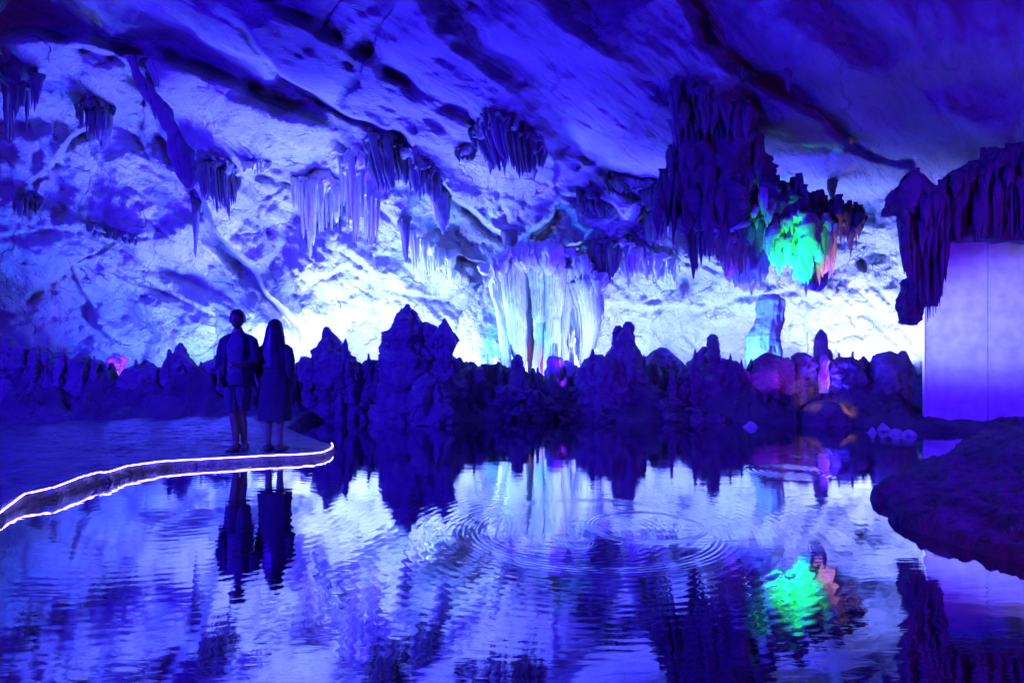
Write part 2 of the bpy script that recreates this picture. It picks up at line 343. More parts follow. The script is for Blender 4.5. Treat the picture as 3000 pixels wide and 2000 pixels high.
def shell_depth(px, py):
    u = (px - 1500) / 2000; v = (1000 - py) / 2000
    az = math.atan(u); el = math.atan(v * math.cos(az))
    r, _ = shell_r(np.array([az]), np.array([el])); return float(r[0] * math.cos(az) * math.cos(el))
def build_shell():
    D = math.radians
    az = np.concatenate([np.linspace(D(-180), D(-50), 60, endpoint=False), np.linspace(D(-50), D(50), 1000, endpoint=False), np.linspace(D(50), D(180), 60, endpoint=False)])
    el = np.concatenate([np.linspace(D(-89.5), D(-7), 14, endpoint=False), np.linspace(D(-7), D(36), 480, endpoint=False), np.linspace(D(36), D(89.5), 36)])
    na, ne = len(az), len(el)
    E, A = np.meshgrid(el, az, indexing='ij'); r, wc = shell_r(A.ravel(), E.ravel())
    ca = (np.cos(A) * np.cos(E)).ravel(); sa = (np.sin(A) * np.cos(E)).ravel(); se = np.sin(E).ravel()
    V = np.stack([sa * r, ca * r, EYE + se * r], -1)
    i, j = np.meshgrid(np.arange(ne - 1), np.arange(na), indexing='ij'); i = i.ravel(); j = j.ravel(); k = (j + 1) % na
    q = np.stack([i * na + j, (i + 1) * na + j, (i + 1) * na + k, i * na + k], 1)
    ceil_f = wc[q].mean(1) > .5
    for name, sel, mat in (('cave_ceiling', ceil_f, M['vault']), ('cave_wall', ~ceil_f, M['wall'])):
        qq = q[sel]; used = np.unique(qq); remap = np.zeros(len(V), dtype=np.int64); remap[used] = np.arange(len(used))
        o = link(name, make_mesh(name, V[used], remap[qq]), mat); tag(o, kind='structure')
build_shell()

# ------------------------------------------------------------------ water, shore, path, bank
wm = MB(); wm.add([(-16, -9, 0), (16, -9, 0), (16, 20, 0), (-16, 20, 0)], [(0, 1, 2, 3)])
tag(wm.build('water', M['water']), kind='structure')
def grid_terrain(name, x0, x1, y0, y1, res, hf, mat):
    xs = np.arange(x0, x1, res); ys = np.arange(y0, y1, res); X, Y = np.meshgrid(xs, ys)
    Z = hf(X.ravel(), Y.ravel()); V = np.stack([X.ravel(), Y.ravel(), Z], -1); n, m = X.shape
    i, j = np.meshgrid(np.arange(n - 1), np.arange(m - 1), indexing='ij'); i = i.ravel(); j = j.ravel()
    q = np.stack([i * m + j, i * m + j + 1, (i + 1) * m + j + 1, (i + 1) * m + j], 1)
    q = q[V[q, 2].max(1) > -.14]
    return tag(link(name, make_mesh(name, V, q), mat), kind='structure')
def P2(X, Y): return np.stack([X, Y, 0 * X], -1)
def shore_h(X, Y):
    px = 1500 + 2000 * X / Y
    wl = np.interp(px, [-500, 700, 1000, 1300, 1500, 1700, 1900, 2100, 2250, 2400, 2560, 2700, 2850, 3000, 3500], [10.6, 11.0, 11.9, 11.6, 12.2, 12.0, 11.9, 12.0, 11.7, 11.6, 10.9, 10.6, 10.2, 9.6, 9.0])
    wl = wl + .25 * fbm(P2(X, Y) * .9, 3, 91)
    s = Y - wl
    p = P2(X, Y)
    h = -.3 + .42 * sstep(-.12, .18, s) + .50 * sstep(.1, 1.0, s) * (1 - .55 * sstep(2300, 2600, px)) * (1 - .95 * sstep(2600, 2720, px)) - .75 * sstep(1.2, 2.0, s)
    h += (1 - .8 * sstep(2580, 2700, px)) * sstep(.0, .8, s) * (.22 * ridged(p * 1.5, 5, 95, .6) + .10 * fbm(p * 5, 4, 97, .6)) + .05 * fbm(p * 4, 3, 99)
    return h
grid_terrain('ground', -14, 13.5, 9.2, 18.5, .045, shore_h, M['shore'])
def poly_sd(X, Y, poly):
    """signed distance, positive inside"""
    best = np.full(X.shape, 1e9); ins = np.zeros(X.shape, bool); n = len(poly)
    for k in range(n):
        ax, ay = poly[k]; bx, by = poly[(k + 1) % n]; dx, dy = bx - ax, by - ay
        t = np.clip(((X - ax) * dx + (Y - ay) * dy) / (dx * dx + dy * dy), 0, 1)
        best = np.minimum(best, np.hypot(X - ax - t * dx, Y - ay - t * dy))
        c = ((ay > Y) != (by > Y)) & (X < (bx - ax) * (Y - ay) / (by - ay + 1e-12) + ax); ins ^= c
    return np.where(ins, best, -best)
# edge of the lit path: top pixel of the strip and its height above the water
EDGE = [(-140, 1600, .08), (0, 1506, .055), (30, 1482, .062), (75, 1449, .085), (161, 1430, .10), (230, 1403, .104), (287, 1386, .10), (321, 1385, .095), (373, 1367, .085), (471, 1354, .075),
        (545, 1349, .07), (671, 1343, .065), (769, 1337, .063), (860, 1334, .062), (918, 1330, .062), (950, 1325, .06), (968, 1317, .06), (976, 1309, .06), (972, 1300, .06)]
EW = []
for px, py, z in EDGE:
    d = (EYE - z) * 2000 / (py - 1000); EW.append(((px - 1500) / 2000 * d, d, z))
ppoly = [(x, y) for x, y, z in EW] + [(-2.7, 9.4), (-3.4, 10.4), (-3.6, 12.5), (-11, 12.5), (-11, 3.0)]
def path_h(X, Y):
    sd = poly_sd(X, Y, ppoly) + .03 * fbm(P2(X, Y) * 7, 3, 3); p = P2(X, Y)
    zt = np.interp(X, [-5.5, -4.2, -3.6, -3, -2], [.08, .09, .075, .055, .05])
    h = -.3 + (zt + .3) * sstep(-.10, .015, sd) + .016 * fbm(p * np.array([2.2, 9, 1]), 4, 7, .65) * sstep(.0, .1, sd)
    return h + .10 * sstep(9.6, 12, Y) + .04 * sstep(-.02, -.08, sd) * fbm(p * 9, 3, 15) * 2
grid_terrain('path', -10.8, -1.9, 3.2, 12.4, .03, path_h, M['path'])
bpoly = [(3.17, 6.05), (3.45, 6.45), (3.95, 7.0), (4.6, 7.6), (5.5, 8.5), (6.4, 9.6), (8.5, 11.5), (11, 11), (11, 1), (5.6, 1.8), (4.6, 2.6), (3.6, 3.6), (3.2, 4.2), (3.05, 4.6), (3.0, 4.9), (2.98, 5.35), (3.2, 5.5), (3.25, 5.8)]
def bank_h(X, Y):
    p = P2(X, Y); sd = poly_sd(X, Y, bpoly) + .06 * fbm(p * 4, 4, 23)
    return -.3 + .39 * sstep(-.06, .06, sd) + .12 * sstep(.03, 1.2, sd) * sstep(10.0, 8.0, Y) + .16 * sstep(1.0, 2.6, sd) * sstep(8.2, 6, Y) + .06 * fbm(p * 2.6, 5, 27, .62) * sstep(0, .3, sd) + .02 * ridged(p * 9, 3, 29)
grid_terrain('bank', 2.6, 10.8, 1.4, 10.6, .03, bank_h, M['bank'])

# light strip pinned along the path edge
mb = MB(); pts = [Vector((x, y - .008, z + .012)) for x, y, z in EW[1:]]
fine = []
for a, b in zip(pts[:-1], pts[1:]):
    for k in range(6): fine.append(a.lerp(b, k / 6))
fine.append(pts[-1])
rs = np.random.RandomState(4)
fp = np.array([tuple(p) for p in fine]); fp[:, 2] += .0015 * rs.randn(len(fp)); fp[:, 0] += .002 * rs.randn(len(fp))
tube(mb, fp, [.0065] * len(fp), 8)
tag(mb.build('light_strip', M['led'], origin=tuple(fp[len(fp) // 2])), 'glowing white light strip along the edge of the stone path', 'light strip')

# ------------------------------------------------------------------ rocks on the shore
def thing_rock(name, stacks, d, mat, label, cat, group=None, **kw):
    mb = MB()
    for k, s in enumerate(stacks):
        rows, off, extra = (s if isinstance(s, tuple) else (s, 0, {}))
        a = dict(amp=.085, freq=4.2, rough=.62, step=2.0, seg=72, crag=(.09 if name == 'lit_rock' else .07 if name in ('stalagmite', 'shore_rock', 'low_rock', 'lit_rock') else 0), seed=(hash_s(label) + k * 13) % 997); a.update(kw); a.update(extra)
        stack(mb, rows, d + off, **a)
    v = np.concatenate(mb.v); org = (float(v[:, 0].mean()), float(v[:, 1].mean()), float(v[:, 2].min() if cat != 'stalactite' else v[:, 2].max()))
    return tag(mb.build(name, mat, origin=org), label, cat, group)
def hash_s(s): return sum(ord(c) * (i + 3) for i, c in enumerate(s))
G1 = 'dark rocks standing along the far shore'
R = lambda *rows: list(rows)
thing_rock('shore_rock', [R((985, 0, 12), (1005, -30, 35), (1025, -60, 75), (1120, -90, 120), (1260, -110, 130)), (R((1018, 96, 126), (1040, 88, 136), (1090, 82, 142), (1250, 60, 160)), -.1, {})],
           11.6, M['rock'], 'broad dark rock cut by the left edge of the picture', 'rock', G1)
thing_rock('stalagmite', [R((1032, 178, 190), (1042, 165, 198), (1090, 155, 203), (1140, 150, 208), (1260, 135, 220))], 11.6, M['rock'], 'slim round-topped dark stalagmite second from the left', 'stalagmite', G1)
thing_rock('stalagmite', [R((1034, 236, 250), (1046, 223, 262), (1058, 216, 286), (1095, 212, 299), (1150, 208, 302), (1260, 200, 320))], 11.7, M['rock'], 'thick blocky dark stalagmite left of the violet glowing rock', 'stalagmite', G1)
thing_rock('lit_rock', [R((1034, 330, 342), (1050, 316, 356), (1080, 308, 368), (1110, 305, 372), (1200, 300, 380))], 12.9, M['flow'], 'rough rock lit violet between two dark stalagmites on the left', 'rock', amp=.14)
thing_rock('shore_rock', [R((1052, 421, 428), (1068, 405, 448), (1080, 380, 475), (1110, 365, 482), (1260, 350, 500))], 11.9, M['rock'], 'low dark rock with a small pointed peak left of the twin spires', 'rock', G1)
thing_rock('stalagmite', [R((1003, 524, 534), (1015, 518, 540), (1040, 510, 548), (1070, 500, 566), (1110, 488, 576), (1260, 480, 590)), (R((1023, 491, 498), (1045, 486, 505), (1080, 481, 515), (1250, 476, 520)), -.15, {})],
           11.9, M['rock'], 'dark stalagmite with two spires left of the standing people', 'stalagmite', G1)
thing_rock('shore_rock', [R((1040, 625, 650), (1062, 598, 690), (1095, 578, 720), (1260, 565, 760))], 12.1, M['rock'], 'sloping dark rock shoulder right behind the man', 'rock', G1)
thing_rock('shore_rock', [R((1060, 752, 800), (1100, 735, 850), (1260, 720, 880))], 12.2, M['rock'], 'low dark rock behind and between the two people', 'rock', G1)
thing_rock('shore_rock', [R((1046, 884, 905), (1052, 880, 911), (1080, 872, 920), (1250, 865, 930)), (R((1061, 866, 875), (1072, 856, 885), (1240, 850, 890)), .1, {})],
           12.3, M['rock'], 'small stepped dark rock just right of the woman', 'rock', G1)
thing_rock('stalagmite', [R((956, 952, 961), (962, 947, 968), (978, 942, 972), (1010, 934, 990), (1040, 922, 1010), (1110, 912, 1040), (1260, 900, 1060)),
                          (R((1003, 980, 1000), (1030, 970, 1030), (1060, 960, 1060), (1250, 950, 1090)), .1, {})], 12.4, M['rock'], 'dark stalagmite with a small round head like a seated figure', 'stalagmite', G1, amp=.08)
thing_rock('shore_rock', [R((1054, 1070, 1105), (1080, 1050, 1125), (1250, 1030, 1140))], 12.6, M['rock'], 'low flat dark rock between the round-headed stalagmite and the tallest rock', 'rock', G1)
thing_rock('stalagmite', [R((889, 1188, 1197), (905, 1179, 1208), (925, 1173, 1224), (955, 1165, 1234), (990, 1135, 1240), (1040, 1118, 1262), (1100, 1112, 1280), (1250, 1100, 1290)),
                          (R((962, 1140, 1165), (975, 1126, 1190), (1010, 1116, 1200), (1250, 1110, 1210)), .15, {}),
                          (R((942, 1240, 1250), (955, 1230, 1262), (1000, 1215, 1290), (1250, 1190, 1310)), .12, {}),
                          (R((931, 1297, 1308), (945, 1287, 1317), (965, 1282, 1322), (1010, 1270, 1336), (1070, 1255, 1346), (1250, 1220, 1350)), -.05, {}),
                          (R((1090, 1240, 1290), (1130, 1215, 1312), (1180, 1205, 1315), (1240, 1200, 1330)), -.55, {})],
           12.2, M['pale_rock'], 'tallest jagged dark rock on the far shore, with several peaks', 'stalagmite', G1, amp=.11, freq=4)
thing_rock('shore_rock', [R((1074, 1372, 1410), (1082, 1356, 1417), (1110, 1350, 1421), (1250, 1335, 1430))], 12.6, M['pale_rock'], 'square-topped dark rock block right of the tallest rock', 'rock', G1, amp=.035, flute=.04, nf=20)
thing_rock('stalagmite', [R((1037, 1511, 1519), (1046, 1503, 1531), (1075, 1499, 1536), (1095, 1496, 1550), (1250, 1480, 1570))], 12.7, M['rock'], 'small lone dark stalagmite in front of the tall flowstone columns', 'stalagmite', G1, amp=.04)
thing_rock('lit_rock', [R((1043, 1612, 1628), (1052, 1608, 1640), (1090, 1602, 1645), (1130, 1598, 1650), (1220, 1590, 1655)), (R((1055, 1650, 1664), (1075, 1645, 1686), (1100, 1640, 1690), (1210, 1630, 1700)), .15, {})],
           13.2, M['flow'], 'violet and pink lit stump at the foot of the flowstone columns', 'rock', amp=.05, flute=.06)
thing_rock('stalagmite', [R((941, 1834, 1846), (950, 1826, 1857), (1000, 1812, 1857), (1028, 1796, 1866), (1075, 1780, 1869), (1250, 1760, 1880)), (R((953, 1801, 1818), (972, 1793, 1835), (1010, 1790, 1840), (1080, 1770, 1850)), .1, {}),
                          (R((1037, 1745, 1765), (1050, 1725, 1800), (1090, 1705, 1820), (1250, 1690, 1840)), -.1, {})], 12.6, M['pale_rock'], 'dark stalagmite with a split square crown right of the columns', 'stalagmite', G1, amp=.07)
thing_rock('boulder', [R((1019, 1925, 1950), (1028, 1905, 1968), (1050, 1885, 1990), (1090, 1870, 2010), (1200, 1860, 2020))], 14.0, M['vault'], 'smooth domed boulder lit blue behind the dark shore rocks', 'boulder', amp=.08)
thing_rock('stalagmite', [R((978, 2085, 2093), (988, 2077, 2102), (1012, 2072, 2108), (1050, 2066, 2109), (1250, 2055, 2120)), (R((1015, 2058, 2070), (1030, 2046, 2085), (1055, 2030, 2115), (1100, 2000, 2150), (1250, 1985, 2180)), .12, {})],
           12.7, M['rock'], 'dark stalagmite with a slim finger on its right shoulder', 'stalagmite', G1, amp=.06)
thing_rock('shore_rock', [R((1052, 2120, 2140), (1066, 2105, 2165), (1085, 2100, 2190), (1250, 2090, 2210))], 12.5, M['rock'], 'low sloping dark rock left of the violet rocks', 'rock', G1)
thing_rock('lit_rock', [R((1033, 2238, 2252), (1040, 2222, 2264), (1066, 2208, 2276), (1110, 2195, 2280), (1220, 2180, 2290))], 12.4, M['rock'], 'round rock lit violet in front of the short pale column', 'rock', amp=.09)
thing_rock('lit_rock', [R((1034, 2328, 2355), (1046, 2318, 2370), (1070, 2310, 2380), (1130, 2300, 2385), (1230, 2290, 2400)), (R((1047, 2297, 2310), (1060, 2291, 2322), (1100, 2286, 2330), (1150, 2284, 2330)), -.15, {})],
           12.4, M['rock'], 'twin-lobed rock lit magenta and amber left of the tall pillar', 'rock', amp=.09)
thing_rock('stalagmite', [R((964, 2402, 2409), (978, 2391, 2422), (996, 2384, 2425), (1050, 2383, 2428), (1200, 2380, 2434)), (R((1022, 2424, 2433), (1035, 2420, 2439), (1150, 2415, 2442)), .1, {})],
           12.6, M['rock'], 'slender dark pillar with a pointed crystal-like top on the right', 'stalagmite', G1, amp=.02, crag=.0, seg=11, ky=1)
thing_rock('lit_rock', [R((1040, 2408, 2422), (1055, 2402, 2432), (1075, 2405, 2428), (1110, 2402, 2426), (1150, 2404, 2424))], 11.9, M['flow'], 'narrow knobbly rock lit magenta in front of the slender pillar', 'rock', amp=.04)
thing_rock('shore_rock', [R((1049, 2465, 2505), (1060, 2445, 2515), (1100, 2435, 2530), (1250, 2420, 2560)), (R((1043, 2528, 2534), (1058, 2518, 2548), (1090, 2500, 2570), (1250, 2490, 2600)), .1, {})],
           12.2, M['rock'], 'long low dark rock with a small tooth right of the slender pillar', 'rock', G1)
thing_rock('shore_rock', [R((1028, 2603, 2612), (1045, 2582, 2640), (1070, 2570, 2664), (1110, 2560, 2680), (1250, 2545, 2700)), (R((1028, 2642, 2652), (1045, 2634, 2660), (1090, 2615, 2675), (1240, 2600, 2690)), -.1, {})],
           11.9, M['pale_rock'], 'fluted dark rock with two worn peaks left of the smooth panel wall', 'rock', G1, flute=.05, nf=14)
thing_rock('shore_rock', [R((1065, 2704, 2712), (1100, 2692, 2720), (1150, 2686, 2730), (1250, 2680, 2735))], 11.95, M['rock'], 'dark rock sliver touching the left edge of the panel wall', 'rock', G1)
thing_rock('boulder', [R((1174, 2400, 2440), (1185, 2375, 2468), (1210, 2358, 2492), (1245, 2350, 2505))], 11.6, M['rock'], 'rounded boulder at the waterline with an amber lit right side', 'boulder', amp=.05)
thing_rock('boulder', [R((1250, 2975, 3010), (1222, 2985, 3060), (1275, 2965, 3090))], 10.1, M['bank'], 'small dark boulder at the foot of the panel wall', 'boulder', amp=.05)
# shorter lumps along the waterline, one mesh each
rs = random.Random(12)
lumps = [(1060, 1150, 70), (1130, 1130, 60), (1400, 1150, 75), (1470, 1105, 60), (1570, 1125, 60), (1625, 1140, 70), (1700, 1110, 60), (1690, 1175, 60), (1760, 1160, 90), (1860, 1120, 70), (1930, 1130, 100), (2000, 1090, 60), (2060, 1170, 90), (2150, 1130, 70), (2230, 1150, 60), (2300, 1180, 60), (2470, 1130, 60), (2560, 1160, 70), (2640, 1180, 60), (950, 1150, 80), (1520, 1170, 70), (1830, 1190, 60)]
where = ['below the round-headed stalagmite', 'in front of the left foot of the tallest rock', 'below the square-topped block', 'right of the square-topped block', 'right of the small lone stalagmite', 'in front of the pink lit stump', 'between the pink stump and the split-crowned stalagmite', 'near the water below the pink stump', 'below the split-crowned stalagmite',
         'at the right foot of the split-crowned stalagmite', 'in front of the domed blue boulder', 'left of the stalagmite with a slim finger', 'near the water below the stalagmite with a slim finger', 'below the low slope left of the violet rocks', 'below the round violet rock', 'at the foot of the twin-lobed magenta rock', 'above the amber-sided boulder', 'below the rock with a small tooth', 'below the two worn peaks', 'right of the woman near the water', 'below the small lone stalagmite near the water', 'at the waterline right of the centre columns']
for (px, py, w), wh in zip(lumps, where):
    d = 12.6 - (py - 1100) / 100 * .5 
    thing_rock('low_rock', [R((py + 22, px - w * .25, px + w * .25), (py + 34, px - w * .45, px + w * .5), (py + 60, px - w * .6, px + w * .6), (1260, px - w * .7, px + w * .7))], d, M['rock'], 'low craggy dark rock ' + wh, 'rock', 'low craggy rocks near the waterline', amp=.17, freq=4.5, seg=64, rough=.68, vz=.8)
# pale rubble in the shallows by the panel
for k, (px, py, w, wh) in enumerate(((2556, 1262, 13, 'leftmost pale wet stone in the shallows'), (2586, 1256, 20, 'largest pale wet stone in the shallows, peaked'), (2622, 1266, 17, 'pale wet stone in the shallows beside the peaked one'), (2662, 1270, 22, 'flat pale wet stone in the shallows nearest the panel'), (2200, 1245, 16, 'small pale stone alone at the waterline below the violet rocks'))):
    d = 2800 / (py + 6 - 1000)
    thing_rock('wet_stone', [R((py - 12 - 5 * (k == 1), px - w * .15, px + w * .1), (py - 5, px - w * .5, px + w * .7), (py + 3, px - w, px + w), (py + 12, px - w * 1.3, px + w * 1.3))], d, M['flow'], wh, 'stone', 'pale stones in the shallows', amp=.06, freq=11, seg=30, rough=.7, step=1)

# ------------------------------------------------------------------ flowstone columns
G2 = 'fluted flowstone columns in the centre'
def column(rows, d, label, **kw):
    a = dict(amp=.03, freq=4, flute=.24, nf=21, crag=0, ky=.8, seg=110, step=2.5); a.update(kw)
    return thing_rock('flowstone_column', [rows], d, M['flow'], label, 'column', G2, **a)
thing_rock('buttress', [R((835, 1405, 1432), (870, 1375, 1452), (930, 1345, 1468), (1010, 1332, 1480), (1115, 1322, 1492))], 16.4, M['wall'], 'smooth sloping buttress lit blue left of the central columns', 'rock', amp=.08, freq=2, ky=.5)
column(R((770, 1440, 1760), (860, 1452, 1758), (1000, 1480, 1740), (1120, 1490, 1725)), 16.3, 'broad fluted rock mass behind the central group of columns', nf=61, flute=.08, ky=.25, seg=260)
column(R((780, 1425, 1480), (840, 1434, 1478), (960, 1462, 1490), (1000, 1466, 1496), (1110, 1470, 1500)), 15.6, 'leaning fluted column at the left end of the central group', tilt=.05)
column(R((775, 1468, 1534), (850, 1474, 1536), (960, 1488, 1538), (1070, 1506, 1540), (1120, 1506, 1545)), 15.2, 'broad ribbed column second from the left in the central group')
column(R((770, 1528, 1565), (860, 1540, 1562), (970, 1535, 1560), (1060, 1548, 1572), (1130, 1545, 1578)), 15.5, 'thin knotted column standing in the middle shade of the central group')
column(R((780, 1548, 1622), (850, 1558, 1612), (930, 1562, 1606), (945, 1572, 1592), (1060, 1562, 1592), (1140, 1552, 1598)), 15.2, 'column with a ledge halfway and green and pink light at its foot')
column(R((785, 1600, 1660), (870, 1602, 1648), (1000, 1596, 1640), (1130, 1592, 1640)), 15.0, 'bright column right of the one with the ledge')
column(R((800, 1640, 1690), (880, 1640, 1676), (1000, 1640, 1660), (1120, 1636, 1672)), 15.4, 'slim straight column before the right curtain')
column(R((830, 1650, 1755), (870, 1664, 1765), (920, 1680, 1764), (1000, 1692, 1746), (1060, 1690, 1728), (1120, 1680, 1730)), 15.5, 'wide white curtain column closing the central group on the right', nf=23, flute=.2)
thing_rock('flowstone_column', [R((862, 2228, 2270), (880, 2218, 2293), (930, 2218, 2291), (955, 2208, 2287), (985, 2191, 2284), (1030, 2184, 2286), (1120, 2184, 2290))], 15.2, M['flow'], 'short pale blue column topped by a flat cap, right of centre', 'column', amp=.05, flute=.10, nf=13, seg=64)
thing_rock('pale_stalagmite', [R((1035, 1428, 1442), (1048, 1420, 1450), (1068, 1424, 1448), (1090, 1416, 1454), (1130, 1414, 1456))], 15.1, M['flow'], 'small white knobbly stalagmite at the left foot of the columns', 'stalagmite', amp=.03)
thing_rock('pale_stalagmite', [R((1046, 1449, 1462), (1062, 1444, 1468), (1090, 1446, 1476), (1130, 1440, 1480))], 14.6, M['flow'], 'white knobbly stalagmite touching the leaning column', 'stalagmite', amp=.03)
thing_rock('pale_stalagmite', [R((1040, 1680, 1690), (1055, 1674, 1698), (1090, 1668, 1706), (1130, 1664, 1710))], 14.4, M['flow'], 'white stalagmite lit cyan beneath the right curtain column', 'stalagmite', amp=.04)

# ------------------------------------------------------------------ hanging dripstone
def shag(mb, poly, n, dfun, lo, hi, wlo, whi, seed, amp=.06):
    xs = np.array([p[0] for p in poly], float); ys = np.array([p[1] for p in poly], float); r_ = np.random.RandomState(seed); c = 0
    while c < n:
        x = r_.uniform(xs.min(), xs.max()); y = r_.uniform(ys.min(), ys.max())
        if poly_sd(np.array([x]), np.array([y]), poly)[0] < 4: continue
        c += 1; w = r_.uniform(wlo, whi); L = r_.uniform(lo, hi); o = r_.uniform(-.3, .3) * w; d = dfun(x, y) + r_.uniform(-.35, .25)
        t = r_.uniform(.0, .35)
        stack(mb, [(y - L * .6, x - w * .5, x + w * .5), (y - L * .2, x - w * .55, x + w * .55), (y + L * t, x - w * .42 + o * .5, x + w * .42 + o * .5), (y + L * (t + .25), x - w * .2 + o, x + w * .2 + o), (y + L * (t + .45), x - w * .03 + o, x + w * .03 + o)],
              d, ky=.9, seg=16, step=5, amp=amp, freq=5.5, flute=.2, nf=5, seed=seed + c, rough=.62, back=.2)
def hang(top, bottom, n, label, mat='drape', depth=None, cat='stalactite', name='stalactite_cluster', wmul=1.7, ragged=.35, thick=.35, group='dark dripstone hanging from the vault', extra=(), amp=.03, flute=.10, shags=()):
    top = sorted(top); bottom = sorted(bottom); rsx = np.random.RandomState(hash_s(label) % 9999)
    x0, x1 = top[0][0], top[-1][0]; mb = MB()
    bx = [b[0] for b in bottom]; by = [b[1] for b in bottom]; tx = [t[0] for t in top]; ty = [t[1] for t in top]
    prof = vnoise(np.stack([np.arange(n) * .55 + 3, np.zeros(n), np.zeros(n)], -1), hash_s(label) % 700)
    def dep(x, y): return depth if depth is not None else min(shell_depth(x, y - 6), shell_depth(x, y + 10)) * (.995 if mat == 'flow' else .985)
    sp = (x1 - x0) / n
    for k in range(n):
        f = (k + .5 + rsx.uniform(-.35, .35)) / n; xt = x0 + (x1 - x0) * f; xb = bx[0] + (bx[-1] - bx[0]) * f
        yt = np.interp(xt, tx, ty); yb = np.interp(xb, bx, by)
        L = yb - yt; yb = yb - ragged * L * np.clip(.45 - .6 * prof[k] + .55 * (rsx.rand() - .5), 0, 1)
        w = max(sp * wmul * float(np.exp(rsx.normal(0, .38))), 4)
        ds = dep(xt, yt) + rsx.uniform(-thick, thick * .4); L = yb - yt
        t1 = rsx.uniform(.45, .8); dr_ = rsx.uniform(-.15, .15) * w; m = lambda t: xt + (xb - xt) * t
        rows = [(yt - 22, xt - w * .75, xt + w * .75), (yt + .12 * L, m(.1) - w * .55, m(.1) + w * .55), (yt + .5 * t1 * L, m(.3) - w * .46 + dr_, m(.3) + w * .46 + dr_),
                (yt + t1 * L, m(t1) - w * .38, m(t1) + w * .38), (yt + (t1 + .7 * (1 - t1)) * L, xb - w * .2, xb + w * .2), (yb, xb - w * .05, xb + w * .05)]
        stack(mb, rows, ds, ky=rsx.uniform(.7, 1.1), seg=16 if w < 14 else 26, step=4, amp=amp, freq=5, flute=flute, nf=7, seed=hash_s(label) % 500 + k, back=.35)
    # the root from which the drips grow: an uneven rib along the vault
    if n > 3:
        q = 8; ts = np.linspace(.02, .98, max(6, n)); c = []
        for t in ts:
            x = x0 + (x1 - x0) * t; y = float(np.interp(x, tx, ty)); c.append(tuple(P(x, y - 4, dep(x, y) + .02)))
        hh = .12 * np.mean([b_ - t_ for b_, t_ in ((np.interp(bx[0] + (bx[-1] - bx[0]) * t, bx, by), np.interp(x0 + (x1 - x0) * t, tx, ty)) for t in ts)]) / 2000 * c[0][1] + .06
        fine_t = np.linspace(0, len(c) - 1, len(c) * 6); c = np.array(c); cf = np.stack([np.interp(fine_t, np.arange(len(c)), c[:, a_]) for a_ in range(3)], -1)
        n0 = mb.n; tube(mb, cf, [max(.02, hh * math.sin(math.pi * (i + .5) / len(cf)) ** .5) for i in range(len(cf))], 24)
        vv = mb.v[-1]; mb.v[-1] = vv + hh * .8 * np.stack([fbm(vv * 4 + j_ * 9, 4, 5 + j_) for j_ in range(3)], -1)
    for rows, dd, kw in extra:
        a = dict(amp=.15, freq=2.2, flute=.05, nf=15, seg=72, step=4, ky=.6, seed=hash_s(label) % 97); a.update(kw)
        stack(mb, rows, dd, **a)
    for a_ in shags: shag(mb, *a_)
    v = np.concatenate(mb.v); org = (float(v[:, 0].mean()), float(v[:, 1].mean()), float(v[:, 2].max()))
    return tag(mb.build(name, M[mat], origin=org), label, cat, group)

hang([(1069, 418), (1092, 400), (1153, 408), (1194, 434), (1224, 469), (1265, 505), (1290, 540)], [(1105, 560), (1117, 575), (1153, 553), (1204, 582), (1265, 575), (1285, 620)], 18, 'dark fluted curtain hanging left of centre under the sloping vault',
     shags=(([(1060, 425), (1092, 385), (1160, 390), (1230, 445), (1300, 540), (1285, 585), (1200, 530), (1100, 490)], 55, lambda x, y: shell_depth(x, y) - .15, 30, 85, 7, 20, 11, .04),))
hang([(1262, 560), (1280, 570)], [(1268, 640), (1278, 648)], 2, 'slim paler spike at the right end of the dark fluted curtain', mat='flow')
hang([(1284, 560), (1318, 590)], [(1296, 690), (1312, 670)], 3, 'short stout dark stalactite beside the slim paler spike', ragged=.15, wmul=2)
hang([(1388, 420), (1420, 370), (1459, 340), (1510, 377), (1561, 428), (1595, 449)], [(1430, 470), (1446, 515), (1500, 540), (1512, 550), (1550, 510), (1590, 508)], 20, 'shaggy dark curtain in the middle of the vault', ragged=.3,
     shags=(([(1370, 380), (1420, 335), (1465, 325), (1530, 365), (1605, 440), (1590, 495), (1450, 490), (1395, 450)], 75, lambda x, y: shell_depth(x, y) - .15, 35, 90, 8, 22, 13, .05),))
hang([(1337, 452), (1385, 448)], [(1345, 474), (1380, 472)], 6, 'tiny dark tuft of drips left of the shaggy curtain')
hang([(1690, 565), (1790, 610)], [(1690, 625), (1795, 655)], 12, 'row of short dark drips right of centre', ragged=.6)
hang([(1480, 690), (1502, 692)], [(1488, 778), (1496, 770)], 2, 'single carrot-shaped stalactite above the left column', ragged=.05, wmul=2.1, mat='drape')
hang([(1705, 722), (1745, 718), (1800, 722), (1812, 728)], [(1728, 820), (1745, 835), (1775, 848), (1806, 800)], 11, 'broad violet curtain with tapering tips above the right curtain column', ragged=.12, mat='drape', wmul=1.9)
hang([(1812, 724), (1880, 745)], [(1820, 840), (1850, 872), (1880, 800)], 8, 'striped curtain of thin folds right of the broad violet one', mat='flow', ragged=.4)
hang([(1885, 745), (1990, 775)], [(1890, 830), (1930, 860), (1990, 830)], 15, 'ragged fringe of pale drips at the right of the central ceiling', mat='flow', ragged=.6)
hang([(1888, 618), (1968, 622)], [(1892, 712), (1925, 735), (1965, 700)], 9, 'violet-blue fluted block hanging left of the great dark mass', ragged=.15)
hang([(1173, 640), (1196, 652)], [(1184, 772), (1196, 768)], 2, 'long dark spike at the left of the lit curtain', ragged=.05, wmul=1.8)
hang([(1200, 668), (1255, 726), (1330, 752)], [(1205, 800), (1255, 822), (1300, 800), (1330, 860)], 16, 'pale lit curtain of long folds left of the columns', mat='flow', ragged=.4)
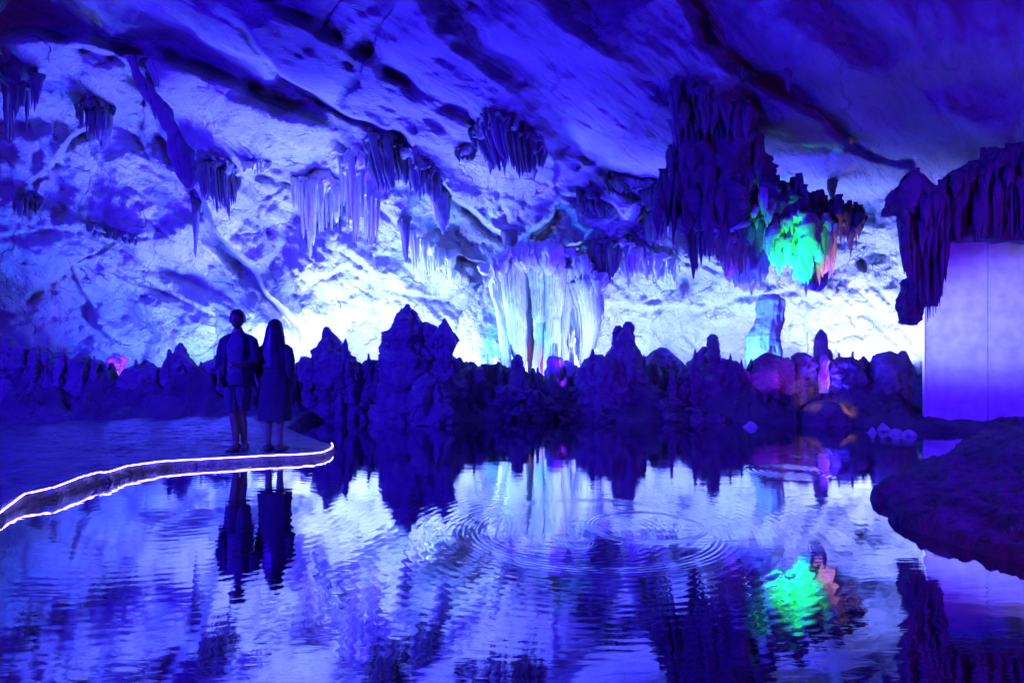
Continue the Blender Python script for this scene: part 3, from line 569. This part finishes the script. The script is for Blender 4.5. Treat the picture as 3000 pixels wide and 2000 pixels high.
hang([(990, 450), (1050, 470), (1110, 590)], [(995, 700), (1050, 712), (1105, 760)], 20, 'blue lit hanging folds above the tallest rock', mat='flow', ragged=.5)
hang([(858, 530), (930, 540), (995, 555)], [(862, 640), (905, 765), (940, 700), (995, 700)], 22, 'lit curtain of thin blue drips over the cave wall', mat='flow', ragged=.55)
hang([(577, 478), (620, 476), (690, 520)], [(590, 600), (640, 640), (672, 648), (695, 560)], 16, 'dark shaggy drips below the long dark rib', ragged=.35,
     shags=(([(572, 465), (620, 460), (705, 520), (700, 590), (600, 560)], 34, lambda x, y: shell_depth(x, y) - .12, 30, 80, 7, 18, 17, .04),))
hang([(714, 482), (796, 486)], [(714, 510), (796, 512)], 14, 'fringe of tiny drips on a pale flowstone lip', mat='flow', ragged=.6)
hang([(564, 590), (582, 596)], [(568, 700), (574, 778)], 2, 'needle-thin dark stalactite against the bright left wall', ragged=.2)
hang([(225, 310), (335, 320)], [(225, 390), (290, 430), (335, 350)], 14, 'tangled dark drips high on the left wall', ragged=.5)
hang([(290, 330), (312, 335)], [(296, 438), (306, 440)], 2, 'pointed dark stalactite among the tangled drips on the left', ragged=.05, wmul=1.9)
hang([(10, 225), (118, 215)], [(20, 420), (60, 400), (112, 350)], 12, 'long shadowy folds near the upper left edge', ragged=.5)
hang([(50, 585), (120, 590)], [(55, 640), (115, 632)], 10, 'short drips under a ledge at the left edge', ragged=.6)
hang([(260, 668), (400, 706)], [(262, 690), (400, 726)], 18, 'fringe of small dark drips along the top of the bright left wall', ragged=.5)
hang([(2130, 190), (2205, 232)], [(2140, 225), (2205, 255)], 12, 'narrow dark fringe along a joint in the upper right vault', ragged=.6)
hang([(2300, 195), (2318, 205)], [(2304, 265), (2314, 272)], 3, 'lone small dark stalactite in the upper right vault', ragged=.2)
hang([(2425, 535), (2450, 540)], [(2432, 590), (2444, 592)], 3, 'small dark stub above the brown drips on the right', ragged=.2)
hang([(1420, 800), (1480, 752), (1560, 735), (1620, 735), (1700, 770), (1770, 835)], [(1424, 835), (1480, 812), (1560, 808), (1640, 830), (1700, 868), (1768, 880)], 26, 'knobbly crust of dripstone capping the central group of columns', mat='flow', depth=15.1, ragged=.5, wmul=2.0, amp=.06, thick=.4, cat='dripstone crust', name='dripstone_crust', group=None,
     shags=(([(1418, 800), (1480, 735), (1560, 715), (1630, 715), (1700, 750), (1775, 820), (1765, 865), (1640, 815), (1560, 795), (1480, 800), (1425, 830)], 90, lambda x, y: 15.15, 26, 60, 9, 26, 61, .07),))
# thin spires among the shore rocks
for px, py, w, d_, lb in ((62, 1006, 11, 11.5, 'thin dark spire rising from the broad rock at the left edge'), (112, 1014, 9, 11.6, 'thin dark spire left of the slim round-topped stalagmite'), (276, 1040, 9, 11.5, 'thin dark spire on the right flank of the thick blocky stalagmite'), (398, 1052, 10, 11.7, 'thin dark spire left of the rock with a small pointed peak'),
                          (1012, 992, 12, 12.2, 'thin dark spire leaning on the round-headed stalagmite'), (1080, 1035, 10, 12.4, 'thin dark spire left of the tallest rock'), (1388, 1058, 8, 12.4, 'thin dark spire on the square-topped block'), (1575, 1076, 8, 12.8, 'thin dark spire between the small lone stalagmite and the pink stump'),
                          (1736, 1022, 11, 12.3, 'thin dark spire left of the split-crowned stalagmite'), (1886, 1038, 10, 12.5, 'thin dark spire right of the split-crowned stalagmite'), (1968, 1044, 9, 12.5, 'thin dark spire before the domed blue boulder'), (2036, 1022, 10, 12.4, 'thin dark spire left of the slim-fingered stalagmite'),
                          (2140, 1036, 9, 12.4, 'thin dark spire right of the slim-fingered stalagmite'), (2172, 1052, 8, 12.3, 'thin dark spire left of the round violet rock'), (2458, 1034, 9, 12.1, 'thin dark spire right of the slender pillar'), (2498, 1030, 10, 12.1, 'thin dark spire on the long low rock'), (2558, 1040, 9, 12.0, 'thin dark spire between the small tooth and the two worn peaks')):
    thing_rock('stalagmite', [R((py, px - w * .15, px + w * .2), (py + 18, px - w * .5, px + w * .55), (py + 45, px - w * .8, px + w * .7), (py + 80, px - w * 1.2, px + w * 1.3), (1180, px - w * 2, px + w * 2))], d_, M['rock'], lb, 'stalagmite', 'thin spires among the shore rocks', amp=.05, freq=6, crag=.09, rough=.65)
# the long rib
thing_rock('hanging_rock', [R((165, 370, 395), (260, 404, 450), (320, 446, 510), (390, 488, 537), (450, 498, 567), (490, 508, 582), (530, 532, 578), (556, 548, 562)), (R((240, 400, 430), (300, 430, 460), (350, 452, 460)), .1, {})],
           shell_depth(480, 300) * .95, M['drape'], 'long dark blade of rock hanging down the left wall', 'stalactite', 'dark dripstone hanging from the vault', amp=.10, freq=1.8, ky=.5, flute=.06, nf=11, seg=64)
# the great dark mass
dm = 12.15
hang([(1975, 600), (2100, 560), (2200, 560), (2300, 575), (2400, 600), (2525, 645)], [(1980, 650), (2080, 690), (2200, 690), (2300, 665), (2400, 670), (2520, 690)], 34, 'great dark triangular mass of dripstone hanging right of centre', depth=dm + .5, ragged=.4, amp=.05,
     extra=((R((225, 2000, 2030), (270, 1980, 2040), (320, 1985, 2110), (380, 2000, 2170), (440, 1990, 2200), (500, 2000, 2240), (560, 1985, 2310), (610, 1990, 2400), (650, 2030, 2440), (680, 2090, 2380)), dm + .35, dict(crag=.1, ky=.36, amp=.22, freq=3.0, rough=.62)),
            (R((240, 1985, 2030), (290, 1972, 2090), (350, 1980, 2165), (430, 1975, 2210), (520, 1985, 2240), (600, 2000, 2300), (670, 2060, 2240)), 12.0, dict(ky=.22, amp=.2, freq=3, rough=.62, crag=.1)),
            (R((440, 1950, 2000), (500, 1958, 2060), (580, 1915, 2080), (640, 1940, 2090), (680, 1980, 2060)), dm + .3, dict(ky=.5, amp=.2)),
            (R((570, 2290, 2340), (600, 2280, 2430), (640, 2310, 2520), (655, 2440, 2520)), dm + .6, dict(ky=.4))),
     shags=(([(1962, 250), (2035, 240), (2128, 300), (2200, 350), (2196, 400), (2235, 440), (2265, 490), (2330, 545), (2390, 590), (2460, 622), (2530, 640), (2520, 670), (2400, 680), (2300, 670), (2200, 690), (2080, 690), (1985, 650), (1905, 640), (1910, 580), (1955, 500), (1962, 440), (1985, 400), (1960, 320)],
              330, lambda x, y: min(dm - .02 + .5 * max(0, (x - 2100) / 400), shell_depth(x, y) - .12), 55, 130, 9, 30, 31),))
hang([(2012, 600), (2075, 600)], [(2030, 832), (2070, 770)], 4, 'tall dark brown stalactite under the left end of the great mass', depth=12.4, ragged=.15, wmul=1.9)
hang([(2075, 660), (2235, 670)], [(2085, 770), (2150, 815), (2235, 780)], 14, 'bushy violet dripstone under the great mass', depth=12.8, ragged=.3, amp=.06, group='coloured dripstone under the great mass')
hang([(2110, 740), (2250, 760)], [(2120, 815), (2195, 878), (2245, 820)], 9, 'cyan-blue ragged lump hanging lowest above the short pale column', depth=13.2, mat='flow', ragged=.2, wmul=2.2, amp=.09, group='coloured dripstone under the great mass')
hang([(2262, 660), (2330, 650), (2400, 665)], [(2268, 720), (2320, 800), (2345, 838), (2400, 790)], 9, 'craggy lump of dripstone lit bright green', mat='flow', name='green_dripstone', depth=12.0, ragged=.35, wmul=2.0, amp=.07, group='coloured dripstone under the great mass',
     shags=(([(2218, 560), (2258, 575), (2285, 640), (2400, 655), (2404, 790), (2352, 832), (2290, 790), (2246, 745), (2236, 690), (2200, 640)], 110, lambda x, y: 11.95, 26, 80, 7, 24, 41, .05),))
hang([(2395, 660), (2450, 660)], [(2405, 812), (2440, 806)], 6, 'amber lit fluted stalactite right of the green lump', depth=12.1, ragged=.1, wmul=2, mat='flow', group='coloured dripstone under the great mass')
hang([(2355, 770), (2412, 780)], [(2375, 850), (2405, 860)], 4, 'brown rounded tip hanging lowest right of the green lump', depth=12.4, ragged=.15, wmul=2, mat='drape', group='coloured dripstone under the great mass')
hang([(2465, 650), (2530, 648)], [(2470, 715), (2500, 690), (2530, 675)], 8, 'row of small orange-brown drips at the right end of the great mass', depth=12.7, ragged=.3, mat='flow', group='coloured dripstone under the great mass')
hang([(1770, 520), (1960, 560)], [(1780, 570), (1860, 600), (1960, 660)], 16, 'broken dark crust bridging to the great mass from the left', ragged=.6, amp=.07)
# right hand mass over the panel
dr = 9.3
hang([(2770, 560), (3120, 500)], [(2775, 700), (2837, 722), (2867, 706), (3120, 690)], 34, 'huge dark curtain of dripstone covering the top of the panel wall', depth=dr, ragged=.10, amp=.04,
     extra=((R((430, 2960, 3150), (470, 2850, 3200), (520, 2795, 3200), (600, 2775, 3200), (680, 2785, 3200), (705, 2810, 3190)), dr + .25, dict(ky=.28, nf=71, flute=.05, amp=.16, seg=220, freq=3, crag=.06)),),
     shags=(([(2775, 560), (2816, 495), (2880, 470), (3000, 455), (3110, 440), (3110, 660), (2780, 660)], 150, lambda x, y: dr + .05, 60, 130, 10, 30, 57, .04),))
hang([(2634, 640), (2700, 590), (2775, 570)], [(2650, 790), (2668, 840), (2690, 900), (2712, 962), (2735, 930), (2752, 935), (2770, 850), (2782, 740)], 15, 'dark fluted cluster of stalactites hanging in front of the left edge of the panel', depth=dr - .1, ragged=.08, wmul=2.0, amp=.03, thick=.25,
     extra=((R((570, 2690, 2770), (640, 2634, 2780), (760, 2655, 2768), (860, 2685, 2762), (900, 2695, 2755)), dr + .15, dict(ky=.5, nf=15, flute=.09, amp=.05)),),
     shags=(([(2632, 640), (2700, 583), (2790, 560), (2780, 740), (2650, 760)], 60, lambda x, y: dr - .1, 50, 120, 9, 22, 91, .03),))
thing_rock('stalactite_lump', [R((815, 2650, 2680), (840, 2636, 2700), (900, 2630, 2705), (935, 2636, 2700), (952, 2650, 2690))], dr + .1, M['drape'], 'rough shaggy lump at the left of the dark fluted cluster', 'stalactite', 'dark dripstone hanging from the vault', amp=.06, freq=7)

# ------------------------------------------------------------------ smooth panel wall on the right
def box(mb, x0, x1, y0, y1, z0, z1):
    v = [(x, y, z) for z in (z0, z1) for y in (y0, y1) for x in (x0, x1)]
    mb.add(v, [(0, 1, 5, 4), (2, 6, 7, 3), (0, 4, 6, 2), (1, 3, 7, 5), (4, 5, 7, 6), (0, 2, 3, 1)])
def flat(o):
    for p in o.data.polygons: p.use_smooth = False
    return o
wroot = bpy.data.objects.new('panel_wall', None); COL.objects.link(wroot); yp = 11.0; xp = (2708 - 1500) / 2000 * yp; wroot.location = (xp, yp, .0)
wroot.rotation_euler = (0, 0, math.radians(-9))
tag(wroot, 'smooth tall painted panel wall at the right edge of the cave', 'wall')
w1 = .93
for a, b in ((0.012, w1), (w1 + .012, w1 + 1.2), (w1 + 1.212, w1 + 2.6)):
    mb = MB(); box(mb, a, b, 0, .05, -.1, 3.6); flat(mb.build('panel', M['panel'], wroot))
mb = MB(); box(mb, -.004, .012, -.006, .06, -.1, 3.6); flat(mb.build('highlight_strip', M['panel_highlight'], wroot))  # bright highlight along the left edge, painted as a pale strip
for a in (w1, w1 + 1.2):
    mb = MB(); box(mb, a, a + .012, .012, .04, -.1, 3.6); flat(mb.build('seam', M['gap'], wroot))

# ------------------------------------------------------------------ people
def skin_body(joints, bones, head, face_dir=-1, female=False):
    """joints: name -> (x,y,z,r); one continuous surface from a skinned skeleton plus a modelled head, fused by a voxel remesh"""
    me = bpy.data.meshes.new('skel'); names = list(joints); idx = {n: i for i, n in enumerate(names)}
    me.from_pydata([joints[n][:3] for n in names], [(idx[a], idx[b]) for a, b in bones], [])
    o = bpy.data.objects.new('skel', me); COL.objects.link(o)
    md = o.modifiers.new('s', 'SKIN'); lay = me.skin_vertices[0].data if me.skin_vertices else None
    if lay is None:
        bm = bmesh.new(); bm.from_mesh(me); bm.verts.layers.skin.verify(); bm.to_mesh(me); bm.free(); lay = me.skin_vertices[0].data
    for n in names: lay[idx[n]].radius = (joints[n][3],) * 2
    lay[idx['pelvis']].use_root = True
    md.use_smooth_shade = True; sb = o.modifiers.new('u', 'SUBSURF'); sb.levels = 2; sb.render_levels = 2
    bpy.context.view_layer.update(); dg = bpy.context.evaluated_depsgraph_get()
    m2 = bpy.data.meshes.new_from_object(o.evaluated_get(dg)); bm = bmesh.new(); bm.from_mesh(m2)
    # head: shaped sphere with brow, nose, chin, ears
    hx, hy, hz = head; s = bmesh.ops.create_uvsphere(bm, u_segments=40, v_segments=30, radius=1)
    for v in s['verts']:
        x, y, z = v.co; f = -y  # face towards -y locally
        X, Y, Z = x * .076, y * .096, z * .116
        if z < 0: X *= 1 - .28 * (-z) ** 1.5; Y *= 1 - .10 * (-z) if f < 0 else 1
        if f > .3 and z < -.1: Y -= .006
        X0 = abs(x)
        if f > 0:
            Y -= .026 * math.exp(-((x / .13) ** 2 + ((z + .12) / .20) ** 2)) + .008 * math.exp(-((x / .3) ** 2 + ((z + .5) / .08) ** 2)) + .008 * math.exp(-((x / .25) ** 2 + ((z + .8) / .12) ** 2))
            Y += .009 * math.exp(-(((X0 - .38) / .16) ** 2 + ((z - .06) / .10) ** 2)) + .004 * math.exp(-((x / .3) ** 2 + ((z + .41) / .04) ** 2))
        v.co = (hx + X, hy + Y * (-face_dir), hz + Z)
    for sgn in (-1, 1):
        e = bmesh.ops.create_uvsphere(bm, u_segments=14, v_segments=10, radius=1)
        for v in e['verts']: v.co = (hx + sgn * .077 + v.co.x * .012, hy + v.co.y * .02, hz - .01 + v.co.z * .032)
    bm.to_mesh(m2); bm.free()
    t = bpy.data.objects.new('t', m2); COL.objects.link(t); rm = t.modifiers.new('r', 'REMESH'); rm.mode = 'VOXEL'; rm.voxel_size = .0075; rm.use_smooth_shade = True
    bpy.context.view_layer.update(); dg = bpy.context.evaluated_depsgraph_get(); m3 = bpy.data.meshes.new_from_object(t.evaluated_get(dg))
    bpy.data.objects.remove(t); bpy.data.objects.remove(o)
    for p in m3.polygons: p.use_smooth = True
    return m3
def hand(J, B, pre, wrist, dirv, side, curl):
    """five unequal bent fingers and a thumb rooted in the palm"""
    w = Vector(wrist); d = Vector(dirv).normalized(); s = Vector(side).normalized(); c = Vector(curl).normalized()
    pm = w + d * .045; J[pre + 'palm'] = (*pm, .024); B.append((pre + 'wrist', pre + 'palm'))
    J[pre + 'palm2'] = (*(w + d * .08), .022); B.append((pre + 'palm', pre + 'palm2'))
    for k, (o, L) in enumerate(((.028, .066), (.010, .075), (-.010, .070), (-.027, .055))):
        r = w + d * .085 + s * o; prev = pre + 'palm2'
        for q, (f, g) in enumerate(((.0, .0), (.4, .10), (.75, .30), (1.0, .60))):
            n = f'{pre}f{k}{q}'; J[n] = (*(r + d * L * f * (1 - .3 * f) + c * L * g), .0088 - .0008 * q); B.append((prev, n)); prev = n
    prev = pre + 'palm'
    for q, (f, g) in enumerate(((.018, .03), (.034, .045), (.042, .07))):
        n = f'{pre}t{q}'; J[n] = (*(pm + s * (f + .012) + d * (g - .02) + c * .008 * q), .010 - .001 * q); B.append((prev, n)); prev = n
def ring_body(mb, rows, seg=40, fold=.0, seed=0, open_front=None, thick=.006):
    """garment from rows (z, cx, cy, rx, ry); open_front=(half angle) leaves a gap facing the camera"""
    rows = sorted(rows); z = np.array([r[0] for r in rows]); zz = np.linspace(z[0], z[-1], max(10, int((z[-1] - z[0]) / .015)))
    g = [np.interp(zz, z, [r[k] for r in rows]) for k in range(1, 5)]
    def pos(a, off):
        A, Z = np.meshgrid(a, zz); f = 1 + fold * np.sin(A * 9 + seed + 2 * np.sin(Z * 4)) * (1.2 - (Z - zz[0]) / (zz[-1] - zz[0])) + fold * .6 * np.sin(A * 4 - Z * 9 + seed)
        return np.stack([g[0][:, None] + (g[2][:, None] + off) * np.cos(A) * f, g[1][:, None] + (g[3][:, None] + off) * np.sin(A) * f, Z + 0 * A], -1)
    if open_front is None:
        mb.rings(pos(np.linspace(0, 2 * np.pi, seg, endpoint=False), 0))
    else:
        h = open_front; a = np.linspace(-np.pi / 2 + h, 1.5 * np.pi - h, seg)
        o_, i_ = pos(a, thick), pos(a[::-1], -thick); loop = np.concatenate([o_, i_], 1); mb.rings(loop)

def person_root(px, py, label, rot=0):
    d = (EYE - .062) * 2000 / (py - 1000); o = bpy.data.objects.new('person', None); COL.objects.link(o)
    o.location = ((px - 1500) / 2000 * d, d, .055); o.rotation_euler = (0, 0, rot); return tag(o, label, 'person')
def arm_path(J, side): return [J[side + n][:3] for n in ('shoulder', 'elbow', 'wrist')]
# man: open loose jacket, pale tee, knee-length shorts, legs close together, looking towards the water
man = person_root(697, 1322, 'person in an open dark jacket, pale top and knee-length shorts, standing by the light strip')
J = dict(pelvis=(-.005, 0, .93, .125), belly=(-.005, 0, 1.08, .118), chest=(0, .0, 1.26, .135), collar=(0, .01, 1.405, .075), neck=(0, .01, 1.47, .052), skull=(0, 0, 1.55, .05),
         lshoulder=(-.155, .01, 1.37, .056), lelbow=(-.20, .03, 1.10, .040), lwrist=(-.17, -.13, .93, .027),
         rshoulder=(.155, .01, 1.37, .056), relbow=(.205, -.02, 1.12, .040), rwrist=(.09, -.20, 1.05, .027),
         lhip=(-.075, 0, .87, .088), lknee=(-.045, -.035, .49, .056), lcalf=(-.035, .0, .33, .054), lankle=(-.03, .02, .09, .036), ltoe=(-.045, -.12, .035, .030),
         rhip=(.07, .0, .87, .088), rknee=(.035, .02, .49, .056), rcalf=(.04, .06, .33, .054), rankle=(.04, .10, .09, .036), rtoe=(.07, -.03, .035, .030))
B = [('pelvis', 'belly'), ('belly', 'chest'), ('chest', 'collar'), ('collar', 'neck'), ('neck', 'skull'), ('collar', 'lshoulder'), ('lshoulder', 'lelbow'), ('lelbow', 'lwrist'), ('collar', 'rshoulder'), ('rshoulder', 'relbow'), ('relbow', 'rwrist'),
     ('pelvis', 'lhip'), ('lhip', 'lknee'), ('lknee', 'lcalf'), ('lcalf', 'lankle'), ('lankle', 'ltoe'), ('pelvis', 'rhip'), ('rhip', 'rknee'), ('rknee', 'rcalf'), ('rcalf', 'rankle'), ('rankle', 'rtoe')]
hand(J, B, 'l', J['lwrist'][:3], (.25, -.35, -.9), (0, -1, .3), (1, 0, .1)); hand(J, B, 'r', J['rwrist'][:3], (-.8, -.5, .15), (0, .1, 1), (0, .9, -.2))
link('body', skin_body(J, B, (0, -.015, 1.61)), M['skin'], man)
mb = MB(); ring_body(mb, [(.86, 0, 0, .165, .13), (.95, 0, 0, .16, .125), (1.1, 0, 0, .155, .125), (1.3, 0, .0, .185, .135), (1.38, 0, .01, .165, .11), (1.43, 0, .01, .085, .08)], fold=.02); mb.build('shirt', M['tee'], man)
mb = MB(); ring_body(mb, [(.80, -.02, .01, .205, .16), (.95, -.015, .01, .19, .155), (1.15, -.01, .01, .18, .15), (1.32, 0, .01, .185, .14), (1.39, 0, .01, .17, .12), (1.44, 0, .015, .11, .095)], fold=.035, open_front=.55)
tube(mb, [(-.12, .01, 1.385), (-.165, .01, 1.345), (-.195, .02, 1.22), (-.215, .03, 1.10), (-.205, -.02, 1.03)], [.055, .068, .070, .068, .066], 20)
tube(mb, [(.12, .01, 1.385), (.17, .01, 1.345), (.20, 0, 1.25), (.225, -.01, 1.15), (.215, -.06, 1.10)], [.055, .066, .066, .068, .070], 20)
mb.build('jacket', M['jacket'], man)
mb = MB(); ring_body(mb, [(.82, 0, 0, .17, .14), (.90, 0, 0, .165, .135), (1.0, 0, 0, .155, .12)])
ring_body(mb, [(.50, -.045, -.03, .085, .095), (.7, -.06, -.01, .098, .115), (.9, -.075, 0, .10, .12)], fold=.04, seed=2); ring_body(mb, [(.50, .04, .03, .085, .095), (.7, .055, .015, .098, .115), (.9, .07, 0, .10, .12)], fold=.04, seed=5)
mb.build('shorts', M['shorts'], man)
def shoe(px_, py_, parent, ang=0, h=.09):
    mb = MB(); v = []
    for t, w, hh in ((.085, .030, .075), (.06, .040, h), (.0, .043, h * .95), (-.06, .044, .065), (-.12, .047, .05), (-.165, .035, .04), (-.185, .012, .025)):
        a = np.linspace(0, 2 * np.pi, 20, endpoint=False); zz = np.maximum(0, hh / 2 + hh / 2 * np.sin(a) * 1.15)
        v.append(np.stack([px_ + w * np.cos(a) + ang * t, py_ + t + 0 * a, zz + .002], -1))
    mb.rings(np.array(v)); return mb.build('shoe', M['shoe'], parent)
shoe(-.035, .02, man, .15); shoe(.045, .10, man, -.15)
def cap(parent, hx, hy, hz, face, long=0):
    """hair as one shell over the skull"""
    bm = bmesh.new(); s = bmesh.ops.create_uvsphere(bm, u_segments=48, v_segments=36, radius=1)
    kill = [v for v in s['verts'] if (v.co.y * face > .45 and v.co.z < .42) or v.co.z < (-.35 if not long else -.5)]
    bmesh.ops.delete(bm, geom=kill, context='VERTS')
    for v in bm.verts:
        n = .02 * math.sin(v.co.x * 23) + .02 * math.sin(v.co.z * 31 + v.co.x * 7)
        v.co = (hx + v.co.x * (.092 + n * .1), hy + v.co.y * (.112 + n * .1), hz + .008 + v.co.z * (.124 + n * .1))
    me = bpy.data.meshes.new('hair'); bm.to_mesh(me); bm.free()
    for p in me.polygons: p.use_smooth = True
    o = link('hair', me, M['hair'], parent); sd = o.modifiers.new('t', 'SOLIDIFY'); sd.thickness = .012; return o
cap(man, 0, -.01, 1.61, -1)
# woman: long straight dark hair, straight coat to mid-calf
wom = person_root(806, 1318, 'person with long dark hair and a straight dark coat to mid-calf, right of the other', math.pi - .15)
J = dict(pelvis=(0, 0, .86, .12), belly=(0, 0, 1.0, .10), chest=(0, 0, 1.16, .115), collar=(0, 0, 1.29, .065), neck=(0, 0, 1.35, .045), skull=(0, 0, 1.42, .045),
         lshoulder=(-.145, 0, 1.26, .052), lelbow=(-.19, .02, 1.01, .036), lwrist=(-.17, -.04, .80, .024), rshoulder=(.145, 0, 1.26, .052), relbow=(.19, .02, 1.01, .036), rwrist=(.18, -.03, .80, .024),
         lhip=(-.075, 0, .80, .085), lknee=(-.075, -.01, .44, .05), lcalf=(-.075, .02, .31, .048), lankle=(-.075, .02, .08, .032), ltoe=(-.085, -.11, .03, .027),
         rhip=(.075, 0, .80, .085), rknee=(.075, -.01, .44, .05), rcalf=(.075, .02, .31, .048), rankle=(.075, .02, .08, .032), rtoe=(.085, -.11, .03, .027))
B = [b for b in [('pelvis', 'belly'), ('belly', 'chest'), ('chest', 'collar'), ('collar', 'neck'), ('neck', 'skull'), ('collar', 'lshoulder'), ('lshoulder', 'lelbow'), ('lelbow', 'lwrist'), ('collar', 'rshoulder'), ('rshoulder', 'relbow'), ('relbow', 'rwrist'),
     ('pelvis', 'lhip'), ('lhip', 'lknee'), ('lknee', 'lcalf'), ('lcalf', 'lankle'), ('lankle', 'ltoe'), ('pelvis', 'rhip'), ('rhip', 'rknee'), ('rknee', 'rcalf'), ('rcalf', 'rankle'), ('rankle', 'rtoe')]]
hand(J, B, 'l', J['lwrist'][:3], (.1, -.2, -1), (0, -1, 0), (1, 0, 0)); hand(J, B, 'r', J['rwrist'][:3], (-.1, -.2, -1), (0, -1, 0), (-1, 0, 0))
link('body', skin_body(J, B, (0, -.01, 1.49)), M['skin'], wom)
mb = MB(); ring_body(mb, [(.375, 0, 0, .215, .15), (.6, 0, 0, .21, .15), (.85, 0, 0, .20, .15), (1.1, 0, 0, .18, .14), (1.24, 0, 0, .175, .12), (1.30, 0, 0, .12, .09), (1.34, 0, 0, .07, .07)], fold=.025, seed=3)
for s in (-1, 1): tube(mb, [(s * .12, 0, 1.27), (s * .165, 0, 1.235), (s * .195, .01, 1.12), (s * .205, .02, 1.0), (s * .19, -.01, .90), (s * .178, -.03, .83)], [.055, .068, .064, .058, .052, .048], 18)
mb.build('coat', M['coat'], wom)
shoe(-.078, .02, wom, .06, .08); shoe(.078, .02, wom, -.06, .08)
h = cap(wom, 0, -.0, 1.495, -1, 1)
mb = MB(); ring_body(mb, [(1.02, 0, .05, .15, .09), (1.15, 0, .04, .165, .10), (1.28, 0, .03, .145, .11), (1.40, 0, .015, .115, .112), (1.50, 0, .01, .094, .108), (1.57, 0, .005, .07, .08), (1.61, 0, 0, .03, .03)], fold=.02, seed=8, open_front=.6)
mb.build('long_hair', M['hair'], wom)

# ------------------------------------------------------------------ small coloured spotlights on the dripstone
lamp('SPOT', P(2300, 1165, 9.9), GREEN, 2600, P(2318, 735, 12), 20, .1, 1.0)
lamp('SPOT', P(2230, 1165, 10.4), (.0, .8, .35), 420, P(2235, 610, 12), 12, .1, 1.0)
lamp('SPOT', P(2420, 1165, 10.6), AMBER, 320, P(2428, 745, 12.1), 11, .05)
lamp('SPOT', P(2480, 1165, 11.0), AMBER, 200, P(2495, 690, 12.7), 9, .05)
lamp('SPOT', P(2140, 1165, 11.2), (.02, .12, 1), 500, P(2190, 820, 13.2), 18, .05)
lamp('SPOT', P(2120, 1165, 10.6), (.10, .02, 1), 500, P(2130, 700, 12.8), 22, .05)
lamp('SPOT', P(2300, 1185, 10.9), (.5, .03, 1), 32, P(2320, 1080, 12.4), 34, .05)
lamp('SPOT', P(2250, 1185, 10.9), VIOLET, 90, P(2240, 1070, 12.4), 34, .05)
lamp('SPOT', P(2420, 1190, 10.9), MAGENTA, 16, P(2416, 1090, 11.9), 24, .05)
lamp('SPOT', P(2380, 1205, 10.7), AMBER, 16, P(2370, 1140, 12.3), 30, .05)
lamp('SPOT', P(2520, 1180, 10.9), AMBER, 12, P(2480, 1200, 11.5), 34, .05)
lamp('SPOT', P(1590, 1130, 14.0), RED, 22, P(1580, 1070, 15.1), 34, .05)
lamp('SPOT', P(1600, 1120, 14.1), GREEN, 30, P(1593, 980, 15.1), 18, .05)
lamp('SPOT', P(1650, 1130, 12.6), VIOLET, 30, P(1640, 1080, 13.2), 50, .05)
lamp('SPOT', P(330, 1130, 12.3), (.35, .03, 1), 40, P(338, 1070, 12.9), 70, .05)
for px in (180, 380, 560, 680): lamp('SPOT', P(px, 1190, 11.3), (.04, .05, 1), 26, P(px + 30, 1290, 9), 110, .4)  # unseen blue lamps added to brighten the back of the path
